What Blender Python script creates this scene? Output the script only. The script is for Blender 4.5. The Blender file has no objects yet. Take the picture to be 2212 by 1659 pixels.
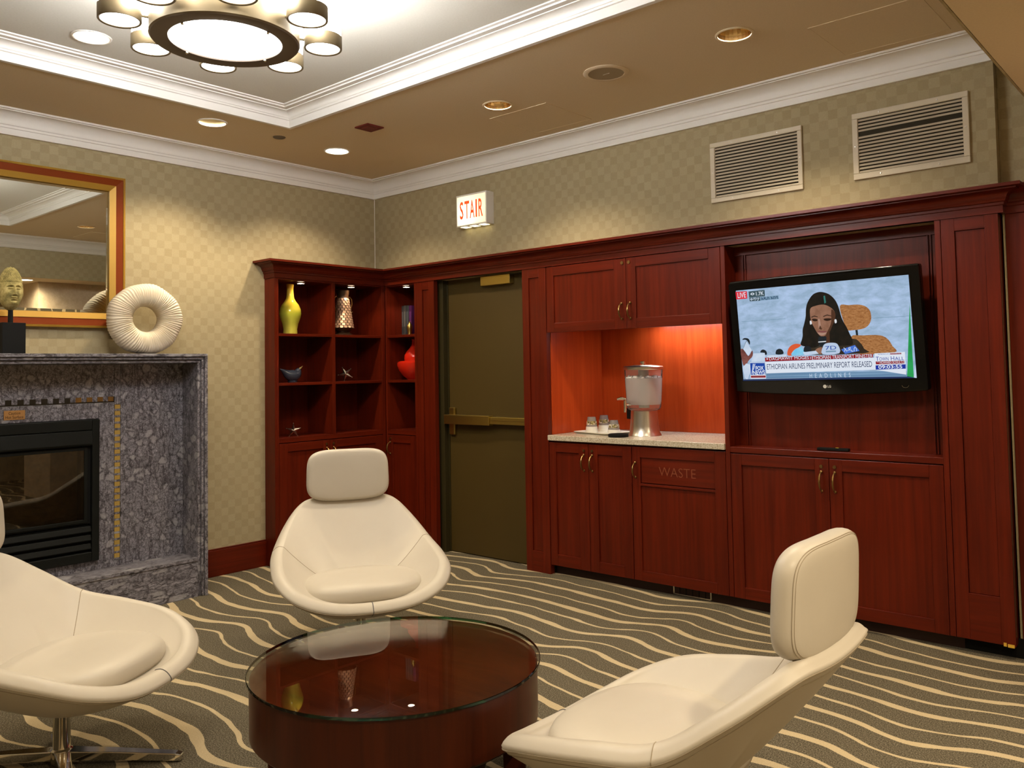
import bpy, bmesh, math, random
from mathutils import Vector, Matrix
random.seed(7)
PI = math.pi
scene = bpy.context.scene
COL = scene.collection

# ------------------------------------------------------------------ camera
cam_d = bpy.data.cameras.new('camera')
cam = bpy.data.objects.new('camera', cam_d); COL.objects.link(cam)
cam_d.sensor_fit = 'HORIZONTAL'; cam_d.sensor_width = 36.0
cam_d.lens = 1813.413 * 36.0 / 2212.0
cam_d.shift_x = -(1147.117 - 1106.0) / 2212.0
cam_d.shift_y = (715.165 - 829.5) / 2212.0
cam_d.clip_start = 0.05; cam_d.clip_end = 60
_yaw, _pit, _rol = 0.7077, 0.0441, -0.0181
_f = Vector((-math.sin(_yaw)*math.cos(_pit), math.cos(_yaw)*math.cos(_pit), math.sin(_pit)))
_r = Vector((math.cos(_yaw), math.sin(_yaw), 0)); _u = _r.cross(_f)
_r2 = _r*math.cos(_rol) + _u*math.sin(_rol); _u2 = -_r*math.sin(_rol) + _u*math.cos(_rol)
M = Matrix((( _r2.x, _u2.x, -_f.x, 5.3902), (_r2.y, _u2.y, -_f.y, -4.3593), (_r2.z, _u2.z, -_f.z, 1.3703), (0, 0, 0, 1)))
cam.matrix_world = M
scene.camera = cam

# ------------------------------------------------------------------ world, exposure
w = bpy.data.worlds.new('world'); scene.world = w; w.use_nodes = True
w.node_tree.nodes['Background'].inputs[0].default_value = (1.0, 0.75, 0.5, 1)
w.node_tree.nodes['Background'].inputs[1].default_value = 0.0
scene.view_settings.view_transform = 'Standard'
scene.view_settings.look = 'None'
scene.view_settings.gamma = 1.0
scene.view_settings.use_curve_mapping = False
scene.view_settings.exposure = 0.10
try:
    scene.cycles.use_denoising = True
    scene.cycles.max_bounces = 8
    scene.cycles.diffuse_bounces = 4
    scene.cycles.glossy_bounces = 4
    scene.cycles.transmission_bounces = 8
    scene.cycles.sample_clamp_indirect = 4.0
    scene.cycles.caustics_reflective = False
    scene.cycles.caustics_refractive = False
    scene.cycles.blur_glossy = 0.5
except Exception:
    pass

WARM = (1.0, 0.83, 0.58)
def spot(loc, power, deg=120, blend=0.35, radius=0.05, color=WARM, aim=(0, 0, -1)):
    d = bpy.data.lights.new('downlight_lamp', 'SPOT')
    d.energy = power; d.spot_size = math.radians(deg); d.spot_blend = blend
    d.shadow_soft_size = radius; d.color = color
    o = bpy.data.objects.new('downlight_lamp', d); COL.objects.link(o)
    o.location = loc
    o.rotation_euler = Vector(aim).to_track_quat('-Z', 'Y').to_euler()
    return o

CH_DISC, CH_GLASS = 8.0, 36.0      # chandelier radiance
P_DOWN = 74.0                        # recessed lamps by the walls, plus two added as fill
P_TRAY = 30.0
P_LOW = 260.0                         # low ceiling lamps: one seen in the mirror, three added as fill
P_PUCK = 3.0

# ------------------------------------------------------------------ materials
def srgb(r, g, b):
    f = lambda c: (c/255/12.92) if c/255 <= 0.04045 else ((c/255+0.055)/1.055)**2.4
    return (f(r), f(g), f(b), 1)
MATS = {}
def mat(name, col=(0.8, 0.8, 0.8, 1), rough=0.5, metal=0.0, emit=None, strength=0.0, trans=0.0, ior=1.45, spec=0.5, coat=0.0):
    m = bpy.data.materials.new(name); m.use_nodes = True
    b = m.node_tree.nodes['Principled BSDF']
    if len(col) == 3: col = (*col, 1)
    b.inputs['Base Color'].default_value = col
    b.inputs['Roughness'].default_value = rough
    b.inputs['Metallic'].default_value = metal
    b.inputs['Transmission Weight'].default_value = trans
    b.inputs['IOR'].default_value = ior
    b.inputs['Specular IOR Level'].default_value = spec
    b.inputs['Coat Weight'].default_value = coat
    if emit is not None:
        b.inputs['Emission Color'].default_value = emit if len(emit) == 4 else (*emit, 1)
        b.inputs['Emission Strength'].default_value = strength
    MATS[name] = m
    return m
def nt(m):
    t = m.node_tree; return t, t.nodes, t.links, t.nodes['Principled BSDF']
def coords(t, scale=(1, 1, 1), rot=(0, 0, 0), kind='Object'):
    tc = t.nodes.new('ShaderNodeTexCoord'); mp = t.nodes.new('ShaderNodeMapping')
    mp.inputs['Scale'].default_value = scale; mp.inputs['Rotation'].default_value = rot
    t.links.new(tc.outputs[kind], mp.inputs['Vector']); return mp.outputs['Vector']
def noise(t, vec, scale, detail=3, rough=0.6, dist=0.0):
    n = t.nodes.new('ShaderNodeTexNoise'); n.inputs['Scale'].default_value = scale
    n.inputs['Detail'].default_value = detail; n.inputs['Roughness'].default_value = rough
    n.inputs['Distortion'].default_value = dist
    t.links.new(vec, n.inputs['Vector']); return n
def ramp(t, fac, stops):
    r = t.nodes.new('ShaderNodeValToRGB'); e = r.color_ramp.elements
    while len(e) > 1: e.remove(e[-1])
    e[0].position = stops[0][0]; e[0].color = stops[0][1]
    for p, c in stops[1:]:
        q = e.new(p); q.color = c
    t.links.new(fac, r.inputs['Fac']); return r.outputs['Color']
def mixc(t, fac, a, b, blend='MIX'):
    m = t.nodes.new('ShaderNodeMix'); m.data_type = 'RGBA'; m.blend_type = blend
    if isinstance(fac, float): m.inputs[0].default_value = fac
    else: t.links.new(fac, m.inputs[0])
    for s, v in ((6, a), (7, b)):
        if isinstance(v, tuple): m.inputs[s].default_value = v
        else: t.links.new(v, m.inputs[s])
    return m.outputs[2]
def math_(t, op, a, b=None, c=None):
    m = t.nodes.new('ShaderNodeMath'); m.operation = op
    for i, v in enumerate((a, b, c)):
        if v is None: continue
        if isinstance(v, (int, float)): m.inputs[i].default_value = v
        else: t.links.new(v, m.inputs[i])
    return m.outputs[0]
def bump(t, b, h, strength=0.2, dist=0.01):
    n = t.nodes.new('ShaderNodeBump'); n.inputs['Strength'].default_value = strength
    n.inputs['Distance'].default_value = dist
    t.links.new(h, n.inputs['Height']); t.links.new(n.outputs['Normal'], b.inputs['Normal'])

def wood(name, dark, light, rough=0.35, scale=(34, 34, 1.3), coat=0.08):
    m = mat(name, rough=rough, coat=coat, spec=0.25); t, n, l, b = nt(m)
    b.inputs['Coat Roughness'].default_value = 0.15
    v = coords(t, scale)
    a = noise(t, v, 1.0, 5, 0.65, 0.4)
    c = noise(t, coords(t, (1.2, 1.2, 0.8)), 1.6, 2)
    base = ramp(t, a.outputs['Fac'], [(0.3, dark), (0.72, light)])
    l.new(mixc(t, c.outputs['Fac'], base, mixc(t, 1.0, base, (0.55, 0.5, 0.5, 1), 'MULTIPLY')), b.inputs['Base Color'])
    bump(t, b, a.outputs['Fac'], 0.05, 0.002)
    return m
W_WOOD = wood('cherry_wood', (0.080, 0.0066, 0.0014, 1), (0.148, 0.0140, 0.0028, 1))
W_WOODH = wood('cherry_wood_horizontal', (0.080, 0.0066, 0.0014, 1), (0.148, 0.0140, 0.0028, 1), scale=(1.3, 1.3, 34))
W_NICHE = wood('cherry_wood_lit', (0.42, 0.046, 0.008, 1), (0.60, 0.082, 0.014, 1), rough=0.3, scale=(26, 26, 1.6))  # brighter copy of the cherry wood, niche lamplight put into the colour
W_TABLE = wood('table_wood', (0.125, 0.017, 0.0035, 1), (0.245, 0.043, 0.008, 1), rough=0.3, scale=(3, 22, 3), coat=1.0)
W_TABLE.node_tree.nodes['Principled BSDF'].inputs['Coat Roughness'].default_value = 0.03
W_TABLED = wood('table_drum_wood', (0.040, 0.006, 0.0016, 1), (0.078, 0.014, 0.0035, 1), rough=0.3, scale=(26, 26, 1.5))
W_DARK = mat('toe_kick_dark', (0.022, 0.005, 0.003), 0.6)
W_TRIM = mat('mirror_wood', (0.17, 0.030, 0.004), 0.55, spec=0.1)

def wallpaper():
    m = mat('wallpaper', rough=0.75, spec=0.25); t, n, l, b = nt(m)
    tc = n.new('ShaderNodeTexCoord'); sep = n.new('ShaderNodeSeparateXYZ')
    l.new(tc.outputs['Object'], sep.inputs[0])
    h = math_(t, 'ADD', sep.outputs[0], sep.outputs[1])
    S = 1/0.050
    wob = noise(t, tc.outputs['Object'], 60, 2)
    wv = math_(t, 'MULTIPLY', math_(t, 'SUBTRACT', wob.outputs['Fac'], 0.5), 0.22)
    u = math_(t, 'FLOOR', math_(t, 'ADD', math_(t, 'MULTIPLY', h, S), wv))
    z = math_(t, 'FLOOR', math_(t, 'ADD', math_(t, 'MULTIPLY', sep.outputs[2], S), wv))
    par = math_(t, 'MODULO', math_(t, 'ABSOLUTE', math_(t, 'ADD', u, z)), 2.0)
    cv = n.new('ShaderNodeCombineXYZ'); l.new(u, cv.inputs[0]); l.new(z, cv.inputs[1])
    wn = n.new('ShaderNodeTexWhiteNoise'); wn.noise_dimensions = '2D'; l.new(cv.outputs[0], wn.inputs['Vector'])
    f = math_(t, 'ADD', math_(t, 'MULTIPLY', par, 0.62), math_(t, 'MULTIPLY', wn.outputs['Value'], 0.38))
    base = mixc(t, f, (0.345, 0.277, 0.158, 1), (0.412, 0.340, 0.208, 1))
    fine = noise(t, coords(t, (1, 1, 1)), 130, 3)
    big = noise(t, coords(t, (1, 1, 1)), 3.0, 3)
    base = mixc(t, fine.outputs['Fac'], mixc(t, 1.0, base, (0.84, 0.84, 0.82, 1), 'MULTIPLY'), mixc(t, 1.0, base, (1.14, 1.14, 1.14, 1), 'MULTIPLY'))
    base = mixc(t, math_(t, 'MULTIPLY', big.outputs['Fac'], 0.35), base, (0.30, 0.27, 0.17, 1))
    l.new(base, b.inputs['Base Color'])
    bump(t, b, fine.outputs['Fac'], 0.12, 0.002)
    return m
W_PAPER = wallpaper()

def carpet():
    m = mat('wave_carpet', rough=0.95, spec=0.1); t, n, l, b = nt(m)
    tc = n.new('ShaderNodeTexCoord'); sep = n.new('ShaderNodeSeparateXYZ'); l.new(tc.outputs['Object'], sep.inputs[0])
    X, Y = sep.outputs[0], sep.outputs[1]
    lo = noise(t, coords(t, (0.9, 0.5, 0.01)), 1.0, 1)
    ph = math_(t, 'MULTIPLY', math_(t, 'SUBTRACT', lo.outputs['Fac'], 0.5), 7.0)
    a = math_(t, 'COSINE', math_(t, 'ADD', math_(t, 'MULTIPLY', math_(t, 'SUBTRACT', X, 2.1), 2*PI/0.93), ph))
    lo2 = noise(t, coords(t, (2.2, 5.5, 0.01)), 1.0, 2)
    jit = math_(t, 'MULTIPLY', math_(t, 'SUBTRACT', lo2.outputs['Fac'], 0.5), 0.07)
    v = math_(t, 'SUBTRACT', math_(t, 'SUBTRACT', Y, math_(t, 'MULTIPLY', a, 0.045)), jit)
    k = math_(t, 'MULTIPLY', v, 1/0.2756)
    fr = math_(t, 'FRACT', math_(t, 'ADD', k, 0.5))
    d1 = math_(t, 'ABSOLUTE', math_(t, 'SUBTRACT', fr, 0.5))
    fr2 = math_(t, 'FRACT', k)
    d2 = math_(t, 'ABSOLUTE', math_(t, 'SUBTRACT', fr2, 0.49))
    wv = noise(t, coords(t, (2.5, 1.2, 0.01)), 1.0, 1)
    edge = noise(t, tc.outputs['Object'], 260, 2)
    e = math_(t, 'MULTIPLY', math_(t, 'SUBTRACT', edge.outputs['Fac'], 0.5), 0.022)
    w1 = math_(t, 'ADD', math_(t, 'ADD', 0.035, math_(t, 'MULTIPLY', wv.outputs['Fac'], 0.065)), e)
    w2 = math_(t, 'ADD', math_(t, 'ADD', 0.016, math_(t, 'MULTIPLY', wv.outputs['Fac'], 0.035)), e)
    s = math_(t, 'MAXIMUM', math_(t, 'LESS_THAN', d1, w1), math_(t, 'LESS_THAN', d2, w2))
    g = noise(t, tc.outputs['Object'], 190, 3, 0.8)
    g2 = noise(t, tc.outputs['Object'], 900, 1)
    base = ramp(t, g.outputs['Fac'], [(0.36, (0.032, 0.026, 0.016, 1)), (0.5, (0.105, 0.088, 0.058, 1)), (0.64, (0.24, 0.205, 0.145, 1))])
    strp = ramp(t, g.outputs['Fac'], [(0.3, (0.44, 0.345, 0.205, 1)), (0.7, (0.58, 0.47, 0.295, 1))])
    l.new(mixc(t, s, base, strp), b.inputs['Base Color'])
    hh = math_(t, 'ADD', math_(t, 'ADD', g.outputs['Fac'], g2.outputs['Fac']), math_(t, 'MULTIPLY', s, 0.5))
    bump(t, b, hh, 0.5, 0.004)
    return m
W_CARPET = carpet()

def marble(name, stretch=(1, 1, 1)):
    m = mat(name, rough=0.28); t, n, l, b = nt(m)
    tc = coords(t, stretch)
    wob = noise(t, tc, 9, 4, 0.7)
    add = n.new('ShaderNodeVectorMath'); add.operation = 'ADD'
    sc = n.new('ShaderNodeVectorMath'); sc.operation = 'SCALE'; sc.inputs['Scale'].default_value = 0.035
    l.new(wob.outputs['Color'], sc.inputs[0]); l.new(tc, add.inputs[0]); l.new(sc.outputs[0], add.inputs[1])
    vo = n.new('ShaderNodeTexVoronoi'); vo.feature = 'DISTANCE_TO_EDGE'; vo.inputs['Scale'].default_value = 19
    l.new(add.outputs[0], vo.inputs['Vector'])
    vc = n.new('ShaderNodeTexVoronoi'); vc.inputs['Scale'].default_value = 19; l.new(add.outputs[0], vc.inputs['Vector'])
    sx = n.new('ShaderNodeSeparateColor'); l.new(vc.outputs['Color'], sx.inputs[0])
    ng = noise(t, tc, 60, 6, 0.75, 1.5)
    veins = noise(t, coords(t, (stretch[0]*26, stretch[1]*26, stretch[2]*7)), 1.0, 6, 0.75, 2.0)
    col = ramp(t, ng.outputs['Fac'], [(0.36, (0.034, 0.032, 0.036, 1)), (0.50, (0.190, 0.182, 0.208, 1)), (0.66, (0.38, 0.365, 0.405, 1))])
    mr_ = n.new('ShaderNodeMapRange'); mr_.inputs['From Min'].default_value = 0.07; mr_.inputs['From Max'].default_value = 0.17; l.new(vo.outputs['Distance'], mr_.inputs['Value'])
    blob = math_(t, 'MULTIPLY', math_(t, 'GREATER_THAN', sx.outputs[0], 0.74), mr_.outputs['Result'])
    vn = ramp(t, veins.outputs['Fac'], [(0.42, (0.2, 0.18, 0.18, 1)), (0.50, (1, 1, 1, 1))])
    col = mixc(t, 0.75, col, vn, 'MULTIPLY')
    edg = ramp(t, vo.outputs['Distance'], [(0.0, (0.42, 0.40, 0.40, 1)), (0.07, (1, 1, 1, 1))])
    col = mixc(t, 0.8, col, edg, 'MULTIPLY')
    col = mixc(t, math_(t, 'MULTIPLY', blob, 0.60), col, mixc(t, ng.outputs['Fac'], (0.24, 0.235, 0.25, 1), (0.50, 0.49, 0.50, 1)))
    l.new(col, b.inputs['Base Color'])
    return m
W_MARBLE = marble('grey_marble')
W_MARBLE2 = marble('grey_marble_flat_grain', (1, 0.45, 1.6))

def speckle(name, a, bcol, sc, rough):
    m = mat(name, rough=rough); t, n, l, b = nt(m)
    g = noise(t, coords(t), sc, 3, 0.8)
    l.new(ramp(t, g.outputs['Fac'], [(0.35, a), (0.6, bcol)]), b.inputs['Base Color'])
    return m
W_COUNTER = speckle('quartz', (0.30, 0.24, 0.15, 1), (0.62, 0.57, 0.47, 1), 160, 0.2)
W_CEIL = speckle('tan_ceiling_paint', (0.68, 0.555, 0.385, 1), (0.72, 0.59, 0.41, 1), 120, 0.9)
W_TRAY = speckle('tray_ceiling_paint', (0.68, 0.66, 0.60, 1), (0.72, 0.70, 0.64, 1), 100, 0.9)
W_WHITE = mat('white_trim_paint', (0.82, 0.80, 0.77), 0.45)
W_STONE = speckle('pale_pier_stone', (0.52, 0.40, 0.27, 1), (0.62, 0.50, 0.36, 1), 9, 0.4)
W_PLAIN = mat('beige_wall_paint', (0.42, 0.34, 0.22), 0.85)

def leather():
    m = mat('cream_leather', (0.70, 0.61, 0.47, 1), 0.42, spec=0.4); t, n, l, b = nt(m)
    g = noise(t, coords(t), 420, 3); big = noise(t, coords(t), 5, 3)
    l.new(mixc(t, big.outputs['Fac'], (0.465, 0.42, 0.35, 1), (0.51, 0.465, 0.39, 1)), b.inputs['Base Color'])
    bump(t, b, g.outputs['Fac'], 0.06, 0.001)
    return m
W_LEATHER = leather()
W_SEAM = mat('tan_stitching', (0.30, 0.25, 0.18), 0.8, spec=0.2)
W_SEAMG = mat('grey_seam', (0.10, 0.095, 0.10), 0.8)
W_CHROME = mat('chrome', (0.80, 0.78, 0.72), 0.09, 1.0)
W_STEEL = mat('brushed_steel', (0.66, 0.62, 0.55), 0.28, 1.0)
W_BRASSD = mat('antique_brass', (0.30, 0.19, 0.07), 0.32, 1.0)
W_BRASS = mat('satin_brass', (0.52, 0.39, 0.11), 0.3, 1.0)
W_BRONZE = mat('chandelier_bronze', (0.17, 0.130, 0.072), 0.45, 0.6)
W_BRONZED = mat('chandelier_underside', (0.13, 0.10, 0.075), 0.5, 0.2)
W_GOLD = mat('gold_leaf', (0.37, 0.205, 0.022), 0.45, 0.3)
W_GOLDT = mat('gold_glass_tile', (0.52, 0.36, 0.10), 0.25, 0.3)
W_DARKT = mat('black_glass_tile', (0.012, 0.010, 0.008), 0.2)
W_MIRROR = mat('mirror_glass', (0.86, 0.88, 0.82), 0.0, 1.0)
W_BLACK = mat('black_metal', (0.005, 0.006, 0.005), 0.5, spec=0.22)
W_BLACKG = mat('gloss_black', (0.004, 0.004, 0.004), 0.06, spec=0.3)
W_BLACKM = mat('matt_black', (0.006, 0.006, 0.006), 0.7, spec=0.15)
def thin_glass(name, tint, ior=1.45, rough=0.0, haze=None):
    m = bpy.data.materials.new(name); m.use_nodes = True; t = m.node_tree; n = t.nodes; l = t.links
    n.remove(n['Principled BSDF']); out = n['Material Output']
    tr = n.new('ShaderNodeBsdfTransparent'); tr.inputs[0].default_value = (*tint, 1)
    gl = n.new('ShaderNodeBsdfGlossy'); gl.inputs['Roughness'].default_value = rough
    fr = n.new('ShaderNodeFresnel'); fr.inputs['IOR'].default_value = ior
    mx = n.new('ShaderNodeMixShader'); l.new(fr.outputs[0], mx.inputs[0])
    base = tr.outputs[0]
    if haze:
        df0 = n.new('ShaderNodeBsdfDiffuse'); df0.inputs[0].default_value = (*haze[0], 1)
        tl = n.new('ShaderNodeBsdfTranslucent'); tl.inputs[0].default_value = (*haze[0], 1)
        df = n.new('ShaderNodeMixShader'); df.inputs[0].default_value = 0.5
        l.new(df0.outputs[0], df.inputs[1]); l.new(tl.outputs[0], df.inputs[2])
        m2 = n.new('ShaderNodeMixShader'); m2.inputs[0].default_value = haze[1]
        l.new(base, m2.inputs[1]); l.new(df.outputs[0], m2.inputs[2]); base = m2.outputs[0]
    l.new(base, mx.inputs[1]); l.new(gl.outputs[0], mx.inputs[2]); l.new(mx.outputs[0], out.inputs['Surface'])
    return m
W_GLASS = mat('clear_glass', (0.97, 1.0, 0.98), 0.0, 0, trans=1.0, ior=1.45)
W_GLASSE = thin_glass('table_glass', (0.96, 0.985, 0.97), 1.7)
W_GLASSR = thin_glass('green_glass_edge', (0.22, 0.50, 0.38), 1.5)
W_PLASTIC = thin_glass('clear_plastic', (0.97, 0.97, 0.97), 1.08, 0.05, ((0.85, 0.82, 0.80), 0.14))
W_FIREGL = mat('firebox_glass', (0.92, 0.90, 0.82), 0.02, 0, trans=1.0, ior=1.3)
W_DISC = mat('lamp_disc', (1, 1, 1), 0.5, emit=(1.0, 0.98, 0.95), strength=CH_DISC)
W_CYL = mat('lamp_glass', (1, 1, 1), 0.5, emit=(1.0, 0.98, 0.95), strength=CH_GLASS)
W_BULB = mat('downlight_lens', (1, 1, 1), 0.5, emit=(1.0, 0.86, 0.62), strength=14.0)
W_BULBD = mat('deep_downlight_bulb', (1, 1, 1), 0.5, emit=(1.0, 0.78, 0.48), strength=2.5)
W_PUCK = mat('puck_lens', (1, 1, 1), 0.5, emit=(1.0, 0.82, 0.60), strength=25.0)
W_REFL = mat('gold_reflector', (0.80, 0.62, 0.36), 0.16, 1.0)
W_DOOR = mat('olive_door_paint', (0.052, 0.032, 0.0045), 0.5)
W_DOORF = mat('door_frame_paint', (0.026, 0.020, 0.006), 0.4)
W_VENT = mat('vent_paint', (0.62, 0.55, 0.42), 0.5)
W_VENTD = mat('vent_dark', (0.03, 0.024, 0.014), 0.9)
W_RED = mat('red_plate', (0.13, 0.008, 0.006), 0.5)

# ------------------------------------------------------------------ mesh helpers
WL = {}
class MB:
    def __init__(s): s.v = []; s.f = []; s.k = []; s.mi = 0
    def add(s, verts, faces):
        o = len(s.v); s.v += [tuple(p) for p in verts]
        for f in faces: s.f.append(tuple(i+o for i in f)); s.k.append(s.mi)
        return s
    def box(s, x0, x1, y0, y1, z0, z1):
        if x0 > x1: x0, x1 = x1, x0
        if y0 > y1: y0, y1 = y1, y0
        if z0 > z1: z0, z1 = z1, z0
        return s.add([(x0,y0,z0),(x1,y0,z0),(x1,y1,z0),(x0,y1,z0),(x0,y0,z1),(x1,y0,z1),(x1,y1,z1),(x0,y1,z1)],
                     [(0,3,2,1),(4,5,6,7),(0,1,5,4),(1,2,6,5),(2,3,7,6),(3,0,4,7)])
    def prism(s, pts, fn, a, b):
        n = len(pts)
        return s.add([fn(p, a) for p in pts] + [fn(p, b) for p in pts],
                     [tuple(range(n-1, -1, -1)), tuple(range(n, 2*n))] + [(i, (i+1) % n, n+(i+1) % n, n+i) for i in range(n)])
    def lathe(s, prof, c=(0, 0, 0), seg=32, axis='z', close=False):
        vs, fs = [], []
        def P(r, h, a):
            x, y = r*math.cos(a), r*math.sin(a)
            if axis == 'z': q = (x, y, h)
            elif axis == 'x': q = (h, x, y)
            else: q = (x, h, y)
            return (q[0]+c[0], q[1]+c[1], q[2]+c[2])
        idx = []
        for r, h in prof:
            if r < 1e-6: idx.append([len(vs)]*seg); vs.append(P(0, h, 0))
            else:
                idx.append(list(range(len(vs), len(vs)+seg)))
                vs += [P(r, h, 2*PI*i/seg) for i in range(seg)]
        pairs = list(zip(idx[:-1], idx[1:]))
        if close: pairs.append((idx[-1], idx[0]))
        for A, B in pairs:
            for i in range(seg):
                j = (i+1) % seg
                f = []
                for q in (A[i], A[j], B[j], B[i]):
                    if q not in f: f.append(q)
                if len(f) > 2: fs.append(tuple(f))
        return s.add(vs, fs)
    def tube(s, path, r, seg=8, closed=False, caps=True):
        pts = [Vector(p) for p in path]; n = len(pts)
        rs = r if isinstance(r, (list, tuple)) else [r]*n
        vs, fs = [], []
        up = None
        for i, p in enumerate(pts):
            a = pts[(i-1) % n] if (closed or i > 0) else p
            b = pts[(i+1) % n] if (closed or i < n-1) else p
            t = (b-a).normalized()
            if up is None:
                up = Vector((0, 0, 1)) if abs(t.z) < 0.9 else Vector((1, 0, 0))
            up = (up - t*up.dot(t))
            up = up.normalized() if up.length > 1e-6 else t.orthogonal().normalized()
            sd = t.cross(up)
            for j in range(seg):
                ang = 2*PI*j/seg
                vs.append(p + (up*math.cos(ang) + sd*math.sin(ang))*rs[i])
        rng = range(n if closed else n-1)
        for i in rng:
            for j in range(seg):
                k = (i+1) % n
                fs.append((i*seg+j, i*seg+(j+1) % seg, k*seg+(j+1) % seg, k*seg+j))
        if caps and not closed:
            fs.append(tuple(range(seg-1, -1, -1))); fs.append(tuple((n-1)*seg+j for j in range(seg)))
        return s.add(vs, fs)
    def ball(s, c, r, seg=16, rings=10, sc=(1, 1, 1)):
        prof = [(math.sin(PI*i/rings)*r, -math.cos(PI*i/rings)*r) for i in range(rings+1)]
        prof[0] = (0, -r); prof[-1] = (0, r)
        o = len(s.v); s.lathe(prof, (0, 0, 0), seg)
        for i in range(o, len(s.v)):
            v = s.v[i]; s.v[i] = (v[0]*sc[0]+c[0], v[1]*sc[1]+c[1], v[2]*sc[2]+c[2])
        return s
    def xform(s, fn):
        s.v = [tuple(fn(p)) for p in s.v]; return s
    def build(s, name, m, parent=None, smooth=False, bevel=0.0, local=False, mesh=None, subsurf=0, angle=40):
        off = Vector((0, 0, 0))
        if parent is not None and not local: off = WL.get(parent.name, Vector((0, 0, 0)))
        top_loc = Vector((0, 0, 0))
        if parent is None and not local and s.v:
            xs, ys, zs = zip(*s.v)
            top_loc = Vector(((min(xs)+max(xs))/2, (min(ys)+max(ys))/2, min(zs)))
            off = top_loc
        me = bpy.data.meshes.new(name)
        me.from_pydata([(x-off.x, y-off.y, z-off.z) for x, y, z in s.v], [], s.f)
        ms = m if isinstance(m, (list, tuple)) else [m]
        for q in ms: me.materials.append(q)
        if len(ms) > 1: me.polygons.foreach_set('material_index', s.k)
        bm = bmesh.new(); bm.from_mesh(me)
        bmesh.ops.recalc_face_normals(bm, faces=bm.faces); bm.to_mesh(me); bm.free()
        if smooth:
            me.polygons.foreach_set('use_smooth', [True]*len(me.polygons))
        me.update()
        o = bpy.data.objects.new(name, me); COL.objects.link(o)
        if parent is not None:
            o.parent = parent; WL[o.name] = WL.get(parent.name, Vector((0, 0, 0))) if not local else Vector((0, 0, 0))
        else:
            o.location = top_loc; WL[o.name] = top_loc.copy()
        if bevel > 0:
            bv = o.modifiers.new('edge', 'BEVEL'); bv.width = bevel; bv.segments = 2; bv.limit_method = 'ANGLE'; bv.angle_limit = math.radians(35)
        if subsurf:
            ss = o.modifiers.new('sub', 'SUBSURF'); ss.levels = subsurf; ss.render_levels = subsurf
        if smooth and not subsurf and angle:
            try:
                me.set_sharp_from_angle(angle=math.radians(angle))
            except Exception:
                pass
        return o

def thing(name, label, cat, loc=(0, 0, 0), rot=(0, 0, 0), group=None, kind=None):
    o = bpy.data.objects.new(name, None); COL.objects.link(o)
    o.empty_display_size = 0.1
    o.location = loc; o.rotation_euler = rot; WL[o.name] = Vector(loc)
    if kind: o['kind'] = kind
    o['label'] = label
    if cat: o['category'] = cat
    if group: o['group'] = group
    return o
def tag(o, label, cat, group=None):
    o['label'] = label; o['category'] = cat
    if group: o['group'] = group
    return o
def struct(name, mb, m, parent=None, **k):
    o = mb.build(name, m, parent, **k)
    if parent is None: o['kind'] = 'structure'
    return o
def dup_tree(root, loc, rot=None, label=None):
    r = root.copy(); COL.objects.link(r); r.location = loc
    if rot is not None: r.rotation_euler = rot
    if label: r['label'] = label
    for ch in list(root.children):
        c = ch.copy(); COL.objects.link(c); c.parent = r
        for g in ch.children:
            d = g.copy(); COL.objects.link(d); d.parent = c
    return r

TXT = {}
def text_geo(body, bold=0.0):
    key = (body, bold)
    if key not in TXT:
        cu = bpy.data.curves.new('lettering', 'FONT'); cu.body = body; cu.size = 1.0; cu.offset = bold; cu.resolution_u = 3
        ob = bpy.data.objects.new('lettering', cu); COL.objects.link(ob)
        bpy.context.view_layer.update()
        me = bpy.data.meshes.new_from_object(ob.evaluated_get(bpy.context.evaluated_depsgraph_get()))
        vs = [tuple(v.co) for v in me.vertices]; fs = [tuple(p.vertices) for p in me.polygons]
        bpy.data.objects.remove(ob); bpy.data.curves.remove(cu); bpy.data.meshes.remove(me)
        if not vs: vs, fs = [(0, 0, 0), (1, 0, 0), (1, 1, 0)], []
        x0 = min(v[0] for v in vs); x1 = max(v[0] for v in vs); y0 = min(v[1] for v in vs); y1 = max(v[1] for v in vs)
        TXT[key] = ([((v[0]-x0)/(x1-x0), (v[1]-y0)/(y1-y0)) for v in vs], fs)
    return TXT[key]
def put_text(mb, body, rect, fn, bold=0.0):
    """letters filling rect=(u0,v0,u1,v1); fn maps (u,v) to a 3-D point"""
    vs, fs = text_geo(body, bold)
    u0, v0, u1, v1 = rect
    mb.add([fn(u0+(u1-u0)*a, v0+(v1-v0)*b) for a, b in vs], fs)

def sweep(path, prof, seg_names, m, outward=1, smooth=True, kind='structure', parent=None):
    """moulding swept along a plan path; prof = [(offset, z)]; one object per segment, mitred"""
    P = [Vector((p[0], p[1])) for p in path]; n = len(P)
    nor = []
    for i in range(n-1):
        d = (P[i+1]-P[i]).normalized(); nor.append(Vector((d.y, -d.x))*outward)
    mit = []
    for i in range(n):
        if i == 0: mit.append(nor[0])
        elif i == n-1: mit.append(nor[-1])
        else:
            b = nor[i-1]+nor[i]; mit.append(b/ (1+nor[i-1].dot(nor[i])))
    out = []
    for i in range(n-1):
        if seg_names[i] is None: continue
        mb = MB(); k = len(prof)
        vs = [(P[i].x+mit[i].x*o, P[i].y+mit[i].y*o, z) for o, z in prof] + [(P[i+1].x+mit[i+1].x*o, P[i+1].y+mit[i+1].y*o, z) for o, z in prof]
        fs = [(j, (j+1) % k, k+(j+1) % k, k+j) for j in range(k)] + [tuple(range(k-1, -1, -1)), tuple(range(k, 2*k))]
        mb.add(vs, fs)
        out.append(mb)
    return out
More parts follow.
